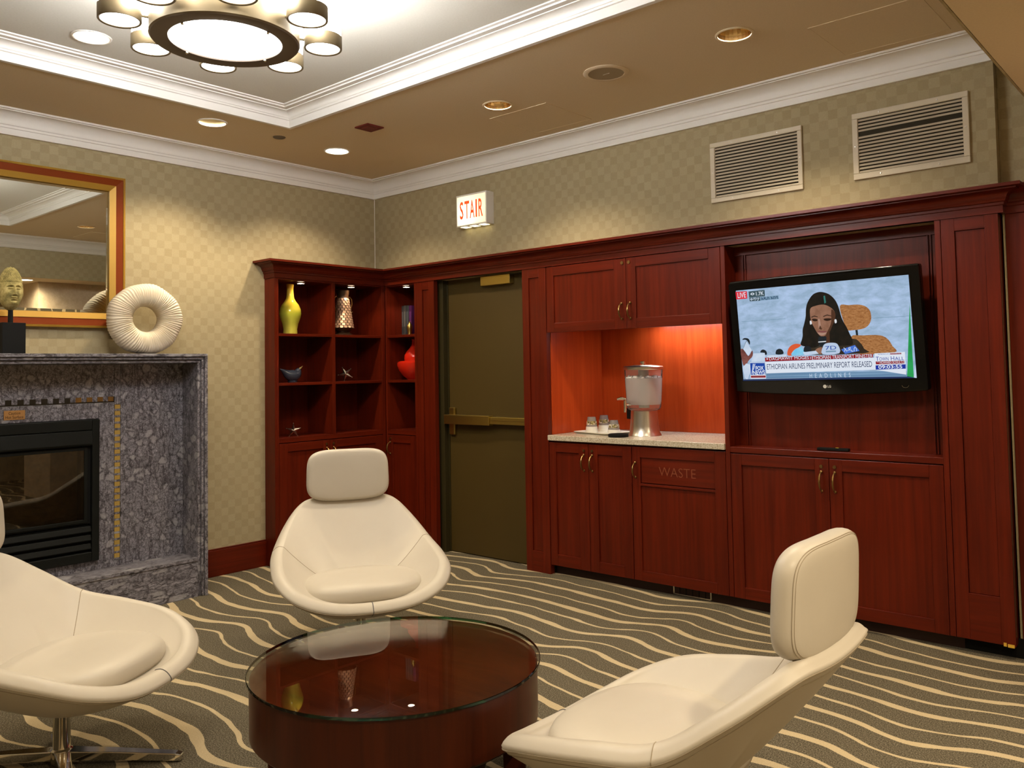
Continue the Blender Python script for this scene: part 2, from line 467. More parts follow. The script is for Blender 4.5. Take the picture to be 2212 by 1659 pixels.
# ------------------------------------------------------------------ the room
YF, XF = -0.008, 0.1276          # faces of the joinery on the back wall and on the fireplace wall
HC, HL, XB = 2.9, 2.46, 4.72     # ceiling, low ceiling, bulkhead
struct('floor', MB().box(-0.5, 7.7, -7.1, 1.0, -0.1, 0.0), W_CARPET).location = (0, 0, 0)
fl = bpy.data.objects['floor']
for v in fl.data.vertices: v.co += Vector((3.6, -3.05, -0.1))
def world_origin(o):
    d = o.location.copy()
    for v in o.data.vertices: v.co += d
    o.location = (0, 0, 0); WL[o.name] = Vector((0, 0, 0)); return o
world_origin(struct('wall_left', MB().box(-0.3, 0, -7.1, -1.013, 0, 3.1).box(-0.3, 0, -1.013, 0.75, 2.05, 3.1), W_PAPER))
world_origin(struct('wall_back', MB().box(-0.3, 4.533, 0, 0.75, 2.05, 3.1), W_PAPER))
world_origin(struct('wall_back', MB().box(4.534, 7.7, 0.06, 0.75, 0, 3.1), W_PAPER))
world_origin(struct('wall_bulkhead', MB().box(XB, XB+0.008, -7.1, 0.1, HL-0.001, 3.0), W_PAPER))
struct('wall_right', MB().box(7.6, 7.7, -7.1, 0.8, 0, 3.1), W_PLAIN)
struct('wall_front', MB().box(-0.3, 7.7, -7.1, -7.0, 0, 3.1), W_PLAIN)
TX0, TX1, TY0, TY1 = 0.885, 4.05, -4.05, -1.38
rg = MB(); _o = [(-0.3, -7.1), (XB+0.1, -7.1), (XB+0.1, 0.75), (-0.3, 0.75)]; _i = [(TX0, TY0), (TX1, TY0), (TX1, TY1), (TX0, TY1)]
_v = [(*p, HC) for p in _o]+[(*p, HC) for p in _i]+[(*p, 3.1) for p in _o]+[(*p, 3.1) for p in _i]
_fs = []
for k in range(4):
    q = (k+1) % 4
    _fs += [(k, q, 4+q, 4+k), (8+k, 12+k, 12+q, 8+q), (k, 8+k, 8+q, q), (4+k, 4+q, 12+q, 12+k)]
cl = struct('ceiling', rg.add(_v, _fs), W_CEIL)
struct('ceiling', MB().box(TX0-0.01, TX1+0.01, TY0-0.01, TY1+0.01, 3.0, 3.1), W_TRAY)
struct('ceiling', MB().box(XB+0.01, 7.7, -7.1, 0.75, HL, HL+0.1), W_CEIL)
struct('pillar', MB().box(5.12, 5.9, -0.75, 0.06, 0, HL), W_STONE)

def cove(x0, z0, x1, z1, n=6):
    return [(x0+(x1-x0)*(1-math.cos(PI/2*i/n)), z0+(z1-z0)*math.sin(PI/2*i/n)) for i in range(n+1)]
CROWN = [(0, 2.767), (0.020, 2.767), (0.020, 2.803), (0.025, 2.806), (0.027, 2.818), (0.033, 2.822)] + cove(0.036, 2.830, 0.106, 2.884) + [(0.112, 2.884), (0.112, 2.889), (0.127, 2.889), (0.127, 2.901), (0, 2.901)]
tn = 0
for mb in sweep([(0, -7), (0, 0), (XB, 0), (XB, -7)], CROWN, [1, 1, 1], W_WHITE):
    tn += 1; struct('trim_%d' % tn, mb, W_WHITE, smooth=True, angle=25)
TRAYM = [(-0.012, 2.894), (0.012, 2.894), (0.012, 2.938), (0.019, 2.941), (0.021, 2.949)] + cove(0.025, 2.952, 0.070, 2.979) + [(0.074, 2.979), (0.074, 2.984), (0.105, 2.984), (0.108, 2.991), (0.124, 2.993), (0.124, 3.0005), (-0.012, 3.0005)]
for mb in sweep([(TX0, TY0), (TX0, TY1), (TX1, TY1), (TX1, TY0), (TX0, TY0)], TRAYM, [1, 1, 1, 1], W_WHITE):
    tn += 1; struct('trim_%d' % tn, mb, W_WHITE, smooth=True, angle=25)
CORN = [(-0.04, 2.05), (0.006, 2.05), (0.006, 2.083), (0.012, 2.086), (0.012, 2.098), (0.019, 2.101), (0.022, 2.110)] + cove(0.025, 2.113, 0.068, 2.146) + [(0.075, 2.147), (0.075, 2.154), (0.095, 2.156), (0.095, 2.171), (-0.04, 2.171)]
for mb in sweep([(0, -1.013), (XF, -1.013), (XF, YF), (4.545, YF), (4.545, 0.052), (6.6, 0.052)], CORN, [1]*5, W_WOODH):
    tn += 1; struct('trim_%d' % tn, mb, W_WOODH, smooth=True, angle=25)
struct('baseboard_left', MB().box(0, 0.016, -1.70, -1.013, 0, 0.176).box(0, 0.011, -1.70, -1.013, 0.176, 0.186), W_WOODH, bevel=0.003)
struct('trim_%d' % (tn+1), MB().box(0, 0.004, -0.004, 0, 2.17, 2.77), W_WHITE)

# access hatches and joints in the ceiling: thin raised edges
for (x0, x1, y0, y1) in ((1.92, 2.36, -0.65, -0.215), (3.92, 4.40, -0.65, -0.19)):
    q = 0.004
    pn = struct('access_panel', MB().box(x0+q, x1-q, y0+q, y1-q, HC-0.002, HC+0.001), W_CEIL, cl)
    struct('access_frame', MB().box(x0-q, x1+q, y0-q, y0+q, HC-0.003, HC+0.001).box(x0-q, x1+q, y1-q, y1+q, HC-0.003, HC+0.001)
           .box(x0-q, x0+q, y0, y1, HC-0.003, HC+0.001).box(x1-q, x1+q, y0, y1, HC-0.003, HC+0.001), W_CEIL, pn)

# ------------------------------------------------------------------ joinery
def pb(mb, W, a0, a1, d0, d1, z0, z1):
    if W == 'B': return mb.box(a0, a1, YF+d0, YF+d1, z0, z1)
    return mb.box(XF-d1, XF-d0, a0, a1, z0, z1)
def wp(W, a, d, z):
    return (a, YF+d, z) if W == 'B' else (XF-d, a, z)
def handle(W, a, z0, z1, parent, lock=True):
    mb = MB(); n = 8; path = []
    for i in range(n+1):
        t = i/n; path.append(wp(W, a, -0.006-0.030*math.sin(PI*t)**0.55, z0+(z1-z0)*t))
    mb.tube(path, [0.0035+0.0025*math.sin(PI*i/n) for i in range(n+1)], 8)
    for z in (z0, z1): mb.ball(wp(W, a, -0.003, z), 0.008, 10, 6)
    if lock: mb.lathe([(0, 0), (0.009, 0), (0.009, 0.005), (0.005, 0.006), (0, 0.006)], wp(W, a, -0.006 if W == 'B' else 0.0, z1+0.028), 14, 'y' if W == 'B' else 'x')
    return mb.build('handle', W_BRASSD, parent, smooth=True)
def shaker(parent, W, a0, a1, z0, z1, sl, sr, sb, st, name='door', d=0.0, th=0.02, rec=0.009, wood=None, handle_a=None, hz=None, lock=True, panel=True):
    """a framed leaf: two stiles, two rails, a recessed panel and a pull"""
    q = 0.0015; a0 += q; a1 -= q; z0 += q; z1 -= q
    wd = wood or W_WOOD
    fr = pb(MB(), W, a0+0.001, a1-0.001, d+rec, d+th, z0+0.001, z1-0.001).build(name, wd, parent) if panel else pb(MB(), W, a0+0.001, a1-0.001, d+th-0.002, d+th+0.002, z0+0.001, z1-0.001).build(name, wd, parent)
    wh = W_WOODH if wood is None else wd
    for b in ((a0, a0+sl), (a1-sr, a1)): pb(MB(), W, *b, d, d+th-0.001, z0, z1).build('stile', wd, fr, bevel=0.0015)
    for b in ((z0, z0+sb), (z1-st, z1)): pb(MB(), W, a0+sl+0.0004, a1-sr-0.0004, d, d+th-0.001, *b).build('rail', wh, fr, bevel=0.0015)
    if handle_a is not None: handle(W, handle_a, hz[0], hz[1], fr, lock)
    return fr

# display shelving on the fireplace wall
bk = thing('bookcase', 'two bay cherry wood display shelving with yellow vase and copper jug', 'shelving', (XF, -0.5, 0))
MB().box(0.0, XF-0.001, -1.013, -0.998, 0, 2.05).build('side_panel', W_WOOD, bk, bevel=0.0015)
MB().box(-0.2, XF, -0.998, -0.980, 0.07, 2.05).build('stile', W_WOOD, bk, bevel=0.0015)
MB().box(-0.2, XF-0.002, -0.518, -0.490, 0.901, 2.05).build('divider', W_WOOD, bk, bevel=0.0015)
MB().box(-0.2, XF, -0.042, YF-0.001, 0.07, 2.05).build('stile', W_WOOD, bk, bevel=0.0015)
for z in (1.632, 1.276):
    for y0, y1 in ((-0.980, -0.518), (-0.490, -0.042)):
        MB().box(-0.2, XF-0.006, y0, y1, z, z+0.020).build('shelf', W_WOODH, bk, bevel=0.0015)
MB().box(-0.2, XF, -0.980, -0.042, 0.868, 0.901).build('shelf', W_WOODH, bk, bevel=0.0015)
MB().box(-0.21, -0.2, -1.0, 0.0, 0.07, 2.05).build('back_panel', W_WOOD, bk)
MB().box(-0.2, XF-0.05, -0.998, -0.03, 0, 0.07).build('toe_kick', W_DARK, bk)
shaker(bk, 'A', -0.980, -0.546, 0.07, 0.864, 0.07, 0.06, 0.075, 0.06, handle_a=-0.577, hz=(0.715, 0.805))
shaker(bk, 'A', -0.546, -0.042, 0.07, 0.864, 0.06, 0.07, 0.075, 0.06, handle_a=-0.515, hz=(0.715, 0.805))

MB().box(-0.2, XF-0.003, -0.998, -0.012, 2.040, 2.0495).build('top_panel', W_WOODH, bk)
# narrow display shelving on the back wall
bk2 = thing('bookcase', 'narrow cherry shelving holding red gourd vase and dark books beside the door', 'shelving', (0.31, 0.0, 0))
MB().box(XF+0.002, 0.146, YF, 0.3, 0.07, 2.05).build('stile', W_WOOD, bk2, bevel=0.0015)
MB().box(0.478, 0.504, YF, 0.3, 0.07, 2.05).build('stile', W_WOOD, bk2, bevel=0.0015)
for z in (1.632, 1.276): MB().box(0.146, 0.478, YF+0.006, 0.3, z, z+0.020).build('shelf', W_WOODH, bk2, bevel=0.0015)
MB().box(0.146, 0.478, YF, 0.3, 0.868, 0.901).build('shelf', W_WOODH, bk2, bevel=0.0015)
MB().box(0.12, 0.51, 0.3, 0.31, 0.07, 2.05).build('back_panel', W_WOOD, bk2)
MB().box(0.13, 0.504, YF+0.05, 0.3, 0, 0.07).build('toe_kick', W_DARK, bk2)
shaker(bk2, 'B', 0.146, 0.478, 0.07, 0.864, 0.06, 0.06, 0.075, 0.06, handle_a=0.178, hz=(0.715, 0.805))

MB().box(0.146, 0.478, YF+0.003, 0.3, 2.040, 2.0495).build('top_panel', W_WOODH, bk2)
def pilaster(x0, x1, z0, pa0, pa1, pz0, pz1, label):
    p = thing('pilaster', label, 'pilaster', ((x0+x1)/2, YF, z0))
    g = 0.0015
    MB().box(x0+g, pa0, YF, YF+0.04, z0, 2.05).build('stile', W_WOOD, p, bevel=0.0015)
    MB().box(pa1, x1-g, YF, YF+0.04, z0, 2.05).build('stile', W_WOOD, p, bevel=0.0015)
    MB().box(pa0, pa1, YF, YF+0.04, z0, pz0).build('rail', W_WOODH, p, bevel=0.0015)
    MB().box(pa0, pa1, YF, YF+0.04, pz1, 2.05).build('rail', W_WOODH, p, bevel=0.0015)
    MB().box(pa0+0.002, pa1-0.002, YF+0.009, YF+0.04, pz0+0.002, pz1-0.002).build('panel', W_WOOD, p)
    return p
pilaster(0.505, 0.703, 0.0, 0.572, 0.640, 0.14, 1.985, 'tall cherry pilaster with narrow sunk panel, between the narrow shelving and the door')
pilaster(1.591, 1.804, 0.0, 1.650, 1.740, 0.14, 1.985, 'tall cherry pilaster between the olive door and the drinks counter')
p3 = pilaster(4.279, 4.529, 0.066, 4.340, 4.470, 0.280, 1.988, 'wide cherry pilaster beside the television bay with yellow bracket at its foot')
W_YEL = mat('yellow_plastic', (0.62, 0.38, 0.04), 0.5)
for b in ((4.478, 4.490, 0.062, 0.078), (4.495, 4.522, 0.060, 0.074)): MB().box(b[0], b[1], YF-0.003, YF+0.03, b[2], b[3]).build('bracket', W_YEL, p3)
MB().box(4.46, 4.525, YF+0.04, 0.10, 0.066, 2.05).build('side_panel', W_WOOD, p3)
rp = thing('wall_panelling', 'plain cherry panelling stepping back past the wide pilaster', 'panelling', (5.5, 0.052, 0))
for i in range(2):
    MB().box(4.545+i*1.0, 5.543+i*1.0, 0.052, 0.0595, 0.09, 2.05).build('panel', W_WOOD, rp, bevel=0.002)
MB().box(4.30, 6.6, 0.055, 0.0598, 0, 0.09).build('toe_kick', W_BLACKM, rp)

# the door to the stair
dr = struct('door_1', MB().box(0.745, 1.645, 0.10, 0.145, 0.006, 2.06), W_DOOR, bevel=0.002)
MB().box(0.60, 0.740, 0.05, 0.16, 0, 2.06).box(1.650, 1.79, 0.05, 0.16, 0, 2.06).box(0.60, 1.79, 0.05, 0.16, 2.06, 2.12).build('door_frame', W_DOORF, dr, bevel=0.002)
MB().box(0.735, 0.750, 0.092, 0.1, 0, 2.06).build('door_stop', W_DOORF, dr)
MB().box(0.52, 1.79, 0.16, 0.2, 0, 2.2).build('backing', W_BLACKM, dr)
br = MB().box(0.752, 1.60, 0.085, 0.0995, 0.968, 1.024).build('panic_bar', W_BRASS, dr, bevel=0.002)
MB().box(0.748, 1.215, 0.034, 0.0855, 0.962, 1.032).build('bar_housing', W_BRASS, br, bevel=0.004)
MB().box(1.215, 1.60, 0.045, 0.0855, 0.972, 1.024).build('push_pad', W_BRASS, br, bevel=0.004)
MB().box(1.225, 1.60, 0.043, 0.046, 0.996, 0.999).build('pad_line', W_BRASSD, br)
MB().box(0.764, 0.822, 0.075, 0.0995, 0.880, 1.085).build('latch_case', W_BRASS, br, bevel=0.006)
cz = MB().box(1.135, 1.425, 0.052, 0.0995, 1.975, 2.045).build('door_closer', W_BRASS, dr, bevel=0.004)
MB().box(1.425, 1.55, 0.060, 0.068, 2.038, 2.046).build('closer_arm', W_DOORF, cz)

# counter niche
nb = thing('niche_lining', 'cherry lining with painted orange lamp glow behind the drinks counter', 'panelling', (2.455, 0.6, 0.922))
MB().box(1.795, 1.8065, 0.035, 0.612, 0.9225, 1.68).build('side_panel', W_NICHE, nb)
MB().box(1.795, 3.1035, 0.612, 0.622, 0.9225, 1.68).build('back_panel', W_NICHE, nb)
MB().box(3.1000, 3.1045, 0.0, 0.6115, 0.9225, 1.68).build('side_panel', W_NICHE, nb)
MB().box(2.02, 2.145, 0.604, 0.6115, 1.00, 1.075).build('outlet', W_BLACK, nb, bevel=0.003)
ct = MB().box(1.807, 3.103, YF-0.014, 0.611, 0.887, 0.922).build('countertop', W_COUNTER, None, bevel=0.003)
tag(ct, 'beige speckled stone countertop carrying the water dispenser', 'countertop')

uc = thing('wall_cabinet', 'two door cherry cabinet hung above the drinks counter', 'cabinet', (2.455, 0.2, 1.604))
MB().box(1.807, 3.0995, YF+0.022, 0.611, 1.68, 2.05).build('body', W_WOOD, uc)
shaker(uc, 'B', 1.807, 2.453, 1.604, 2.048, 0.062, 0.09, 0.062, 0.062, handle_a=2.418, hz=(1.668, 1.765), lock=False)
shaker(uc, 'B', 2.453, 3.103, 1.604, 2.048, 0.07, 0.075, 0.062, 0.060, handle_a=2.482, hz=(1.668, 1.765), lock=False)
for a in (2.428, 2.478):
    MB().lathe([(0, 0), (0.011, 0), (0.011, 0.005), (0, 0.006)], (a, YF-0.006, 2.018), 14, 'y').build('lock', W_BRASSD, uc, smooth=True)
ucl = thing('cabinet_light', 'slim white light fixed under the wall cabinet over the counter', 'light', (2.65, 0.48, 1.65))
MB().box(2.25, 3.06, 0.43, 0.53, 1.655, 1.6795).build('casing', W_WHITE, ucl, bevel=0.003)
MB().box(2.27, 3.04, 0.440, 0.520, 1.650, 1.6555).build('lens', mat('strip_lens', (1, 1, 1), 0.5, emit=(0.92, 0.97, 1.0), strength=28.0), ucl)

b1 = thing('base_cabinet', 'narrow two door cherry cabinet under the counter beside the pilaster', 'cabinet', (2.13, 0.2, 0))
MB().box(1.807, 2.466, YF+0.022, 0.60, 0.064, 0.884).build('body', W_WOOD, b1)
shaker(b1, 'B', 1.807, 2.133, 0.064, 0.876, 0.056, 0.075, 0.075, 0.062, handle_a=2.098, hz=(0.705, 0.805))
shaker(b1, 'B', 2.133, 2.464, 0.064, 0.876, 0.070, 0.066, 0.070, 0.062, handle_a=2.164, hz=(0.705, 0.805))
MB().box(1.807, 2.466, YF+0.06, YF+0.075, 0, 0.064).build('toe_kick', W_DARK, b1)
b2 = thing('base_cabinet', 'waste cabinet under the counter with WASTE flap in its door', 'cabinet', (2.78, 0.2, 0))
MB().box(2.466, 3.104, YF+0.045, 0.60, 0.064, 0.884).build('body', W_WOOD, b2)
wd = shaker(b2, 'B', 2.466, 3.103, 0.064, 0.878, 0.058, 0.070, 0.062, 0.064, panel=False, handle_a=2.492, hz=(0.690, 0.780), lock=False)
MB().box(2.524, 3.034, YF+0.009, YF+0.03, 0.126, 0.640).build('panel', W_WOOD, wd)
MB().box(2.524, 3.034, YF, YF+0.02, 0.640, 0.654).build('flap_sill', W_WOODH, wd, bevel=0.001)
fl_ = MB().box(2.530, 3.030, YF+0.007, YF+0.02, 0.660, 0.812).build('waste_flap', W_WOODH, wd)
MB().box(2.52, 3.036, YF+0.022, YF+0.03, 0.645, 0.82).build('flap_shadow', W_BLACKM, wd)
tm = MB(); put_text(tm, 'WASTE', (2.655, 0.708, 2.905, 0.762), lambda u, v: (u, YF+0.0066, v), -0.012)
tm.build('lettering', mat('engraved_lettering', (0.20, 0.055, 0.02), 0.5), wd)
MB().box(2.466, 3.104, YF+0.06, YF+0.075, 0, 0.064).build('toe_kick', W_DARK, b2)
gv = thing('toe_vent', 'small metal vent grille set in the toe kick under the waste cabinet', 'vent', (2.83, YF+0.05, 0.004))
MB().box(2.705, 2.96, YF+0.055, YF+0.0605, 0.004, 0.010).box(2.705, 2.96, YF+0.055, YF+0.0605, 0.054, 0.060).box(2.705, 2.713, YF+0.055, YF+0.0605, 0.004, 0.06).box(2.952, 2.96, YF+0.055, YF+0.0605, 0.004, 0.06).build('frame', W_STEEL, gv)
for i in range(5):
    MB().box(2.745+i*0.043, 2.749+i*0.043, YF+0.057, YF+0.0604, 0.010, 0.054).build('bar', W_BLACK, gv)

# television bay
tb = thing('media_bay', 'cherry television bay with beaded back panel and ledge above its cabinet', 'cabinet', (3.69, 0.05, 0.87))
MB().box(3.105, 3.132, YF, 0.17, 0.066, 2.05).build('stile', W_WOOD, tb, bevel=0.0015)
MB().box(4.252, 4.278, YF, 0.17, 0.066, 2.05).build('stile', W_WOOD, tb, bevel=0.0015)
MB().box(3.132, 4.252, 0.122, 0.135, 0.90, 2.05).build('back_panel', W_WOOD, tb)
for a in (3.180, 3.194, 4.196, 4.182): MB().box(a, a+0.006, 0.113, 0.1225, 0.908, 2.0).build('bead', W_WOOD, tb)
MB().box(3.132, 4.252, 0.110, 0.1225, 2.0, 2.05).build('bead', W_WOODH, tb)
MB().box(3.132, 4.252, YF, 0.122, 0.874, 0.906).build('ledge', W_WOODH, tb, bevel=0.002)
b3 = thing('base_cabinet', 'wide two door cherry cabinet beneath the television', 'cabinet', (3.69, 0.05, 0))
MB().box(3.134, 4.251, YF+0.022, 0.17, 0.064, 0.872).build('body', W_WOOD, b3)
shaker(b3, 'B', 3.134, 3.695, 0.064, 0.870, 0.064, 0.075, 0.064, 0.062, handle_a=3.655, hz=(0.700, 0.800))
shaker(b3, 'B', 3.695, 4.251, 0.064, 0.870, 0.066, 0.064, 0.064, 0.062, handle_a=3.726, hz=(0.700, 0.800))
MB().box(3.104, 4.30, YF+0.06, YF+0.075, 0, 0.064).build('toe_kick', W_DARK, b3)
rc = thing('remote_control', 'black remote control lying on the ledge below the television', 'remote', (3.70, 0.05, 0.906))
MB().box(3.618, 3.785, 0.03, 0.062, 0.9062, 0.922).build('body', W_BLACKM, rc, bevel=0.004)
MB().box(3.715, 3.73, 0.040, 0.050, 0.9215, 0.924).build('button', mat('yellow_button', (0.5, 0.42, 0.05), 0.5), rc)

# vents over the joinery
def vent(x0, x1, z0, z1, ix0, ix1, iz0, iz1, n, label, missing=None):
    v = thing('wall_vent', label, 'vent', ((x0+x1)/2, 0, (z0+z1)/2))
    MB().box(x0, x1, -0.014, -0.0005, iz1, z1).box(x0, x1, -0.014, -0.0005, z0, iz0).box(x0, ix0, -0.014, -0.0005, iz0, iz1).box(ix1, x1, -0.014, -0.0005, iz0, iz1).build('frame', W_VENT, v, bevel=0.003)
    MB().box(ix0, ix1, -0.0015, -0.0004, iz0, iz1).build('backing', W_VENTD, v)
    st = (iz1-iz0)/n
    base = None
    for i in range(n):
        if i == missing: continue
        zc = iz0+st*(i+0.45)
        mb = MB().add([(ix0, -0.012, zc-0.0060), (ix1, -0.012, zc-0.0060), (ix1, -0.003, zc+0.0055), (ix0, -0.003, zc+0.0055),
                       (ix0, -0.0108, zc-0.0068), (ix1, -0.0108, zc-0.0068), (ix1, -0.002, zc+0.0047), (ix0, -0.002, zc+0.0047)],
                      [(0, 1, 2, 3), (7, 6, 5, 4), (0, 4, 5, 1), (3, 2, 6, 7), (0, 3, 7, 4), (1, 5, 6, 2)])
        if base is None: base = mb.build('slat', W_VENT, v); bz = zc
        else:
            o = base.copy(); COL.objects.link(o); o.parent = v; o.location = (0, 0, zc-bz)
    for (a, b) in ((0.25, 1), (0.75, 1), (0.25, 0), (0.75, 0)):
        x = x0+(x1-x0)*a; z = (z1+iz1)/2 if b else (z0+iz0)/2
        MB().lathe([(0, -0.003), (0.004, -0.002), (0.005, 0), (0, 0)], (x, -0.014, z), 8, 'y').build('screw', W_STEEL, v, smooth=True)
    for x, z in (((x0+ix0)/2, (z0+z1)/2), ((x1+ix1)/2, (z0+z1)/2)):
        MB().lathe([(0, -0.003), (0.004, -0.002), (0.005, 0), (0, 0)], (x, -0.014, z), 8, 'y').build('screw', W_STEEL, v, smooth=True)
vent(3.060, 3.608, 2.303, 2.650, 3.089, 3.583, 2.329, 2.623, 16, 'beige louvred wall vent nearer the stair sign, all slats in place')
vent(3.877, 4.425, 2.306, 2.650, 3.906, 4.397, 2.337, 2.621, 16, 'beige louvred wall vent with dark gap from a missing slat', missing=11)

# stair sign
sg = thing('exit_sign', 'lit white box sign reading STAIR in red above the door', 'sign', (1.18, -0.04, 2.397))
sx0, sx1, sz0, sz1 = 1.030, 1.333, 2.397, 2.634
MB().box(sx0, sx1, -0.078, -0.0005, sz0+0.006, sz1).build('housing', W_WHITE, sg, bevel=0.002)
W_SIGNF = mat('sign_face', (0.85, 0.8, 0.65), 0.5, emit=(1.0, 0.88, 0.55), strength=1.0)
t, n_, l_, b_ = nt(W_SIGNF)
gr = n_.new('ShaderNodeTexGradient'); gr.gradient_type = 'SPHERICAL'
l_.new(coords(t, (5.2, 5.2, 6.5)), gr.inputs[0])
l_.new(math_(t, 'ADD', 0.72, math_(t, 'MULTIPLY', gr.outputs['Fac'], 1.2)), b_.inputs['Emission Strength'])
fc = MB().box(sx0+0.012, sx1-0.010, -0.0815, -0.078, sz0+0.016, sz1-0.014)
fo = fc.build('sign_face', W_SIGNF, sg)
tm = MB(); la, lb_ = sx0+0.040, sx1-0.032
for c_, f0, f1 in (('S', 0, 0.16), ('T', 0.21, 0.42), ('A', 0.44, 0.645), ('I', 0.69, 0.755), ('R', 0.815, 1.0)):
    put_text(tm, c_, (la+(lb_-la)*f0, sz0+0.058, la+(lb_-la)*f1, sz1-0.050), lambda u, v: (u, -0.0822, v), 0.016)
so = tm.build('lettering', mat('red_letters', (0.75, 0.04, 0.01), 0.5, emit=(1.0, 0.075, 0.012), strength=1.0), sg)
# centre the glow of the tube inside the face: origin of the face mesh at the lamp
for o_ in (fo,):
    d = Vector((1.13-1.18, -0.08+0.04, 2.49-2.397))
    for v in o_.data.vertices: v.co -= d
    o_.location = d
for i in range(3):
    MB().box(sx0+0.03+i*0.092, sx0+0.088+i*0.092, -0.066, -0.012, sz0+0.0045, sz0+0.0065).build('downlight_slot', mat('sign_slot_%d' % i, (1, 1, 1), 0.5, emit=(1.0, 0.9, 0.5), strength=3.5), sg)
# ------------------------------------------------------------------ fireplace
fp = thing('fireplace', 'grey veined marble fireplace surround with gold tile inlay and shallow mantel', 'fireplace', (0.2, -2.75, 0))
FR, FL = -1.673, -3.827
for b in ((FL+0.01, -3.23, 0, 1.44), (-2.27, FR-0.01, 0, 1.44), (-3.23, -2.27, 0.965, 1.44), (-3.23, -2.27, 0, 0.50)):
    MB().box(0.0, 0.183, *b).build('core', W_BLACKM, fp)
MB().box(0.0, 0.02, -3.23, -2.27, 0.50, 0.965).build('core', W_BLACKM, fp)
ms = MB().box(0.0, 0.417, FL, FR, 1.479, 1.4975).build('mantel_shelf', W_MARBLE2, fp, bevel=0.002)
MB().box(0.0, 0.405, FL+0.02, FR-0.019, 1.461, 1.478).build('mantel_moulding', W_MARBLE2, ms, bevel=0.004)
MB().box(0.0, 0.391, FL+0.04, FR-0.036, 1.441, 1.460).build('mantel_moulding', W_MARBLE2, ms, bevel=0.004)
for s, e in ((1, FR), (-1, FL)):
    sl = MB().box(0.0, 0.417, e, e-s*0.018, 0, 1.4785).build('side_slab', W_MARBLE, fp, bevel=0.002)
    MB().box(0.0, 0.405, e-s*0.019, e-s*0.035, 0, 1.4605).build('slab_moulding', W_MARBLE, sl, bevel=0.004)
    MB().box(0.0, 0.391, e-s*0.036, e-s*0.053, 0, 1.4405).build('slab_moulding', W_MARBLE, sl, bevel=0.004)
def fpb(y0, y1, z0, z1, x0=0.183, x1=0.2, name='stone_panel', m=None):
    return MB().box(x0, x1, y0, y1, z0, z1).build(name, m or W_MARBLE, fp, bevel=0.001)
g = 0.0012
for s in (1, -1):
    Y = lambda y: y if s == 1 else -5.5-y
    fpb(Y(-2.1150), Y(-1.727), 0.237, 1.440)                       # broad leg panel
    fpb(Y(-2.2420), Y(-2.1510), 0.237, 1.2105)                     # strip next to the firebox
    fpb(Y(-2.1495), Y(-2.1165), 1.1985, 1.440)
    for i in range(24):                                            # inlay of gold tiles between stone chips
        z = 1.1965 - 0.0385*i
        MB().box(0.186, 0.2006, Y(-2.1490), Y(-2.1175), z-0.0245, z).build('gold_tile', W_GOLDT, fp)
        MB().box(0.186, 0.1998, Y(-2.1490), Y(-2.1175), z-0.0375, z-0.0255).build('stone_chip', W_MARBLE, fp)
    fpb(Y(-2.1490), Y(-2.1175), 0.237, 0.2715)
fpb(-3.348, -2.1510, 1.2455, 1.440)                                # frieze
fpb(-3.256, -2.2432, 1.1185, 1.2105)                               # lintel
fpb(-3.256, -2.2432, 0.237, 0.2925)
MB().box(0.186, 0.1985, -3.348, -2.151, 1.2110, 1.2180).build('dark_line', W_DARKT, fp)
for i in range(20):
    y = -2.157-0.0607*i
    MB().box(0.186, 0.2006, y-0.031, y, 1.2185, 1.2450).build('dark_tile', W_DARKT if i > 3 else W_BRASSD, fp)
    MB().box(0.186, 0.1995, y-0.0597, y-0.032, 1.2185, 1.2450).build('stone_chip', W_MARBLE, fp)
MB().box(0.19, 0.402, -3.772, -1.728, 0.2185, 0.238).build('hearth_top', W_MARBLE2, fp, bevel=0.002)
MB().box(0.19, 0.396, -3.772, -1.728, 0.0, 0.2175).build('hearth_front', W_MARBLE2, fp, bevel=0.001)
pq = MB().box(0.2, 0.2035, -2.741, -2.636, 1.137, 1.188).build('warning_plaque', mat('copper_plaque', (0.50, 0.27, 0.10), 0.35, 0.5), fp, bevel=0.0006)
tm = MB()
put_text(tm, 'Caution', (-2.718, 1.1655, -2.660, 1.1815), lambda u, v: (0.2038, u, v))
put_text(tm, 'Hot Surface', (-2.733, 1.1435, -2.645, 1.1595), lambda u, v: (0.2038, u, v))
tm.build('lettering', W_BLACKM, pq)

fi = thing('fireplace_insert', 'black metal gas firebox with glass front and vent slots set in the marble surround', 'firebox', (0.21, -2.75, 0.295))
iy0, iy1 = -3.254, -2.245
MB().box(0.184, 0.226, iy1-0.042, iy1, 0.295, 1.1165).box(0.184, 0.226, iy0, iy0+0.042, 0.295, 1.1165).box(0.184, 0.226, iy0+0.042, iy1-0.042, 1.055, 1.1165).box(0.184, 0.226, iy0+0.042, iy1-0.042, 0.295, 0.350).build('frame', W_BLACK, fi, bevel=0.004)
hd = MB(); hp = [(0.19, 0.965), (0.190, 1.052), (0.228, 1.052), (0.236, 0.975), (0.228, 0.965)]
hd.prism(hp, lambda p, y: (p[0], y, p[1]), iy0+0.043, iy1-0.043).build('hood', W_BLACK, fi, bevel=0.003)
for i in range(3):
    z = 0.362+i*0.050
    MB().prism([(0.190, z), (0.190, z+0.036), (0.214, z+0.036), (0.222, z+0.006), (0.216, z)], lambda p, y: (p[0], y, p[1]), iy0+0.043, iy1-0.043).build('louvre', W_BLACK, fi, bevel=0.002)
gy0, gy1, gz0, gz1 = iy0+0.080, iy1-0.080, 0.538, 0.938
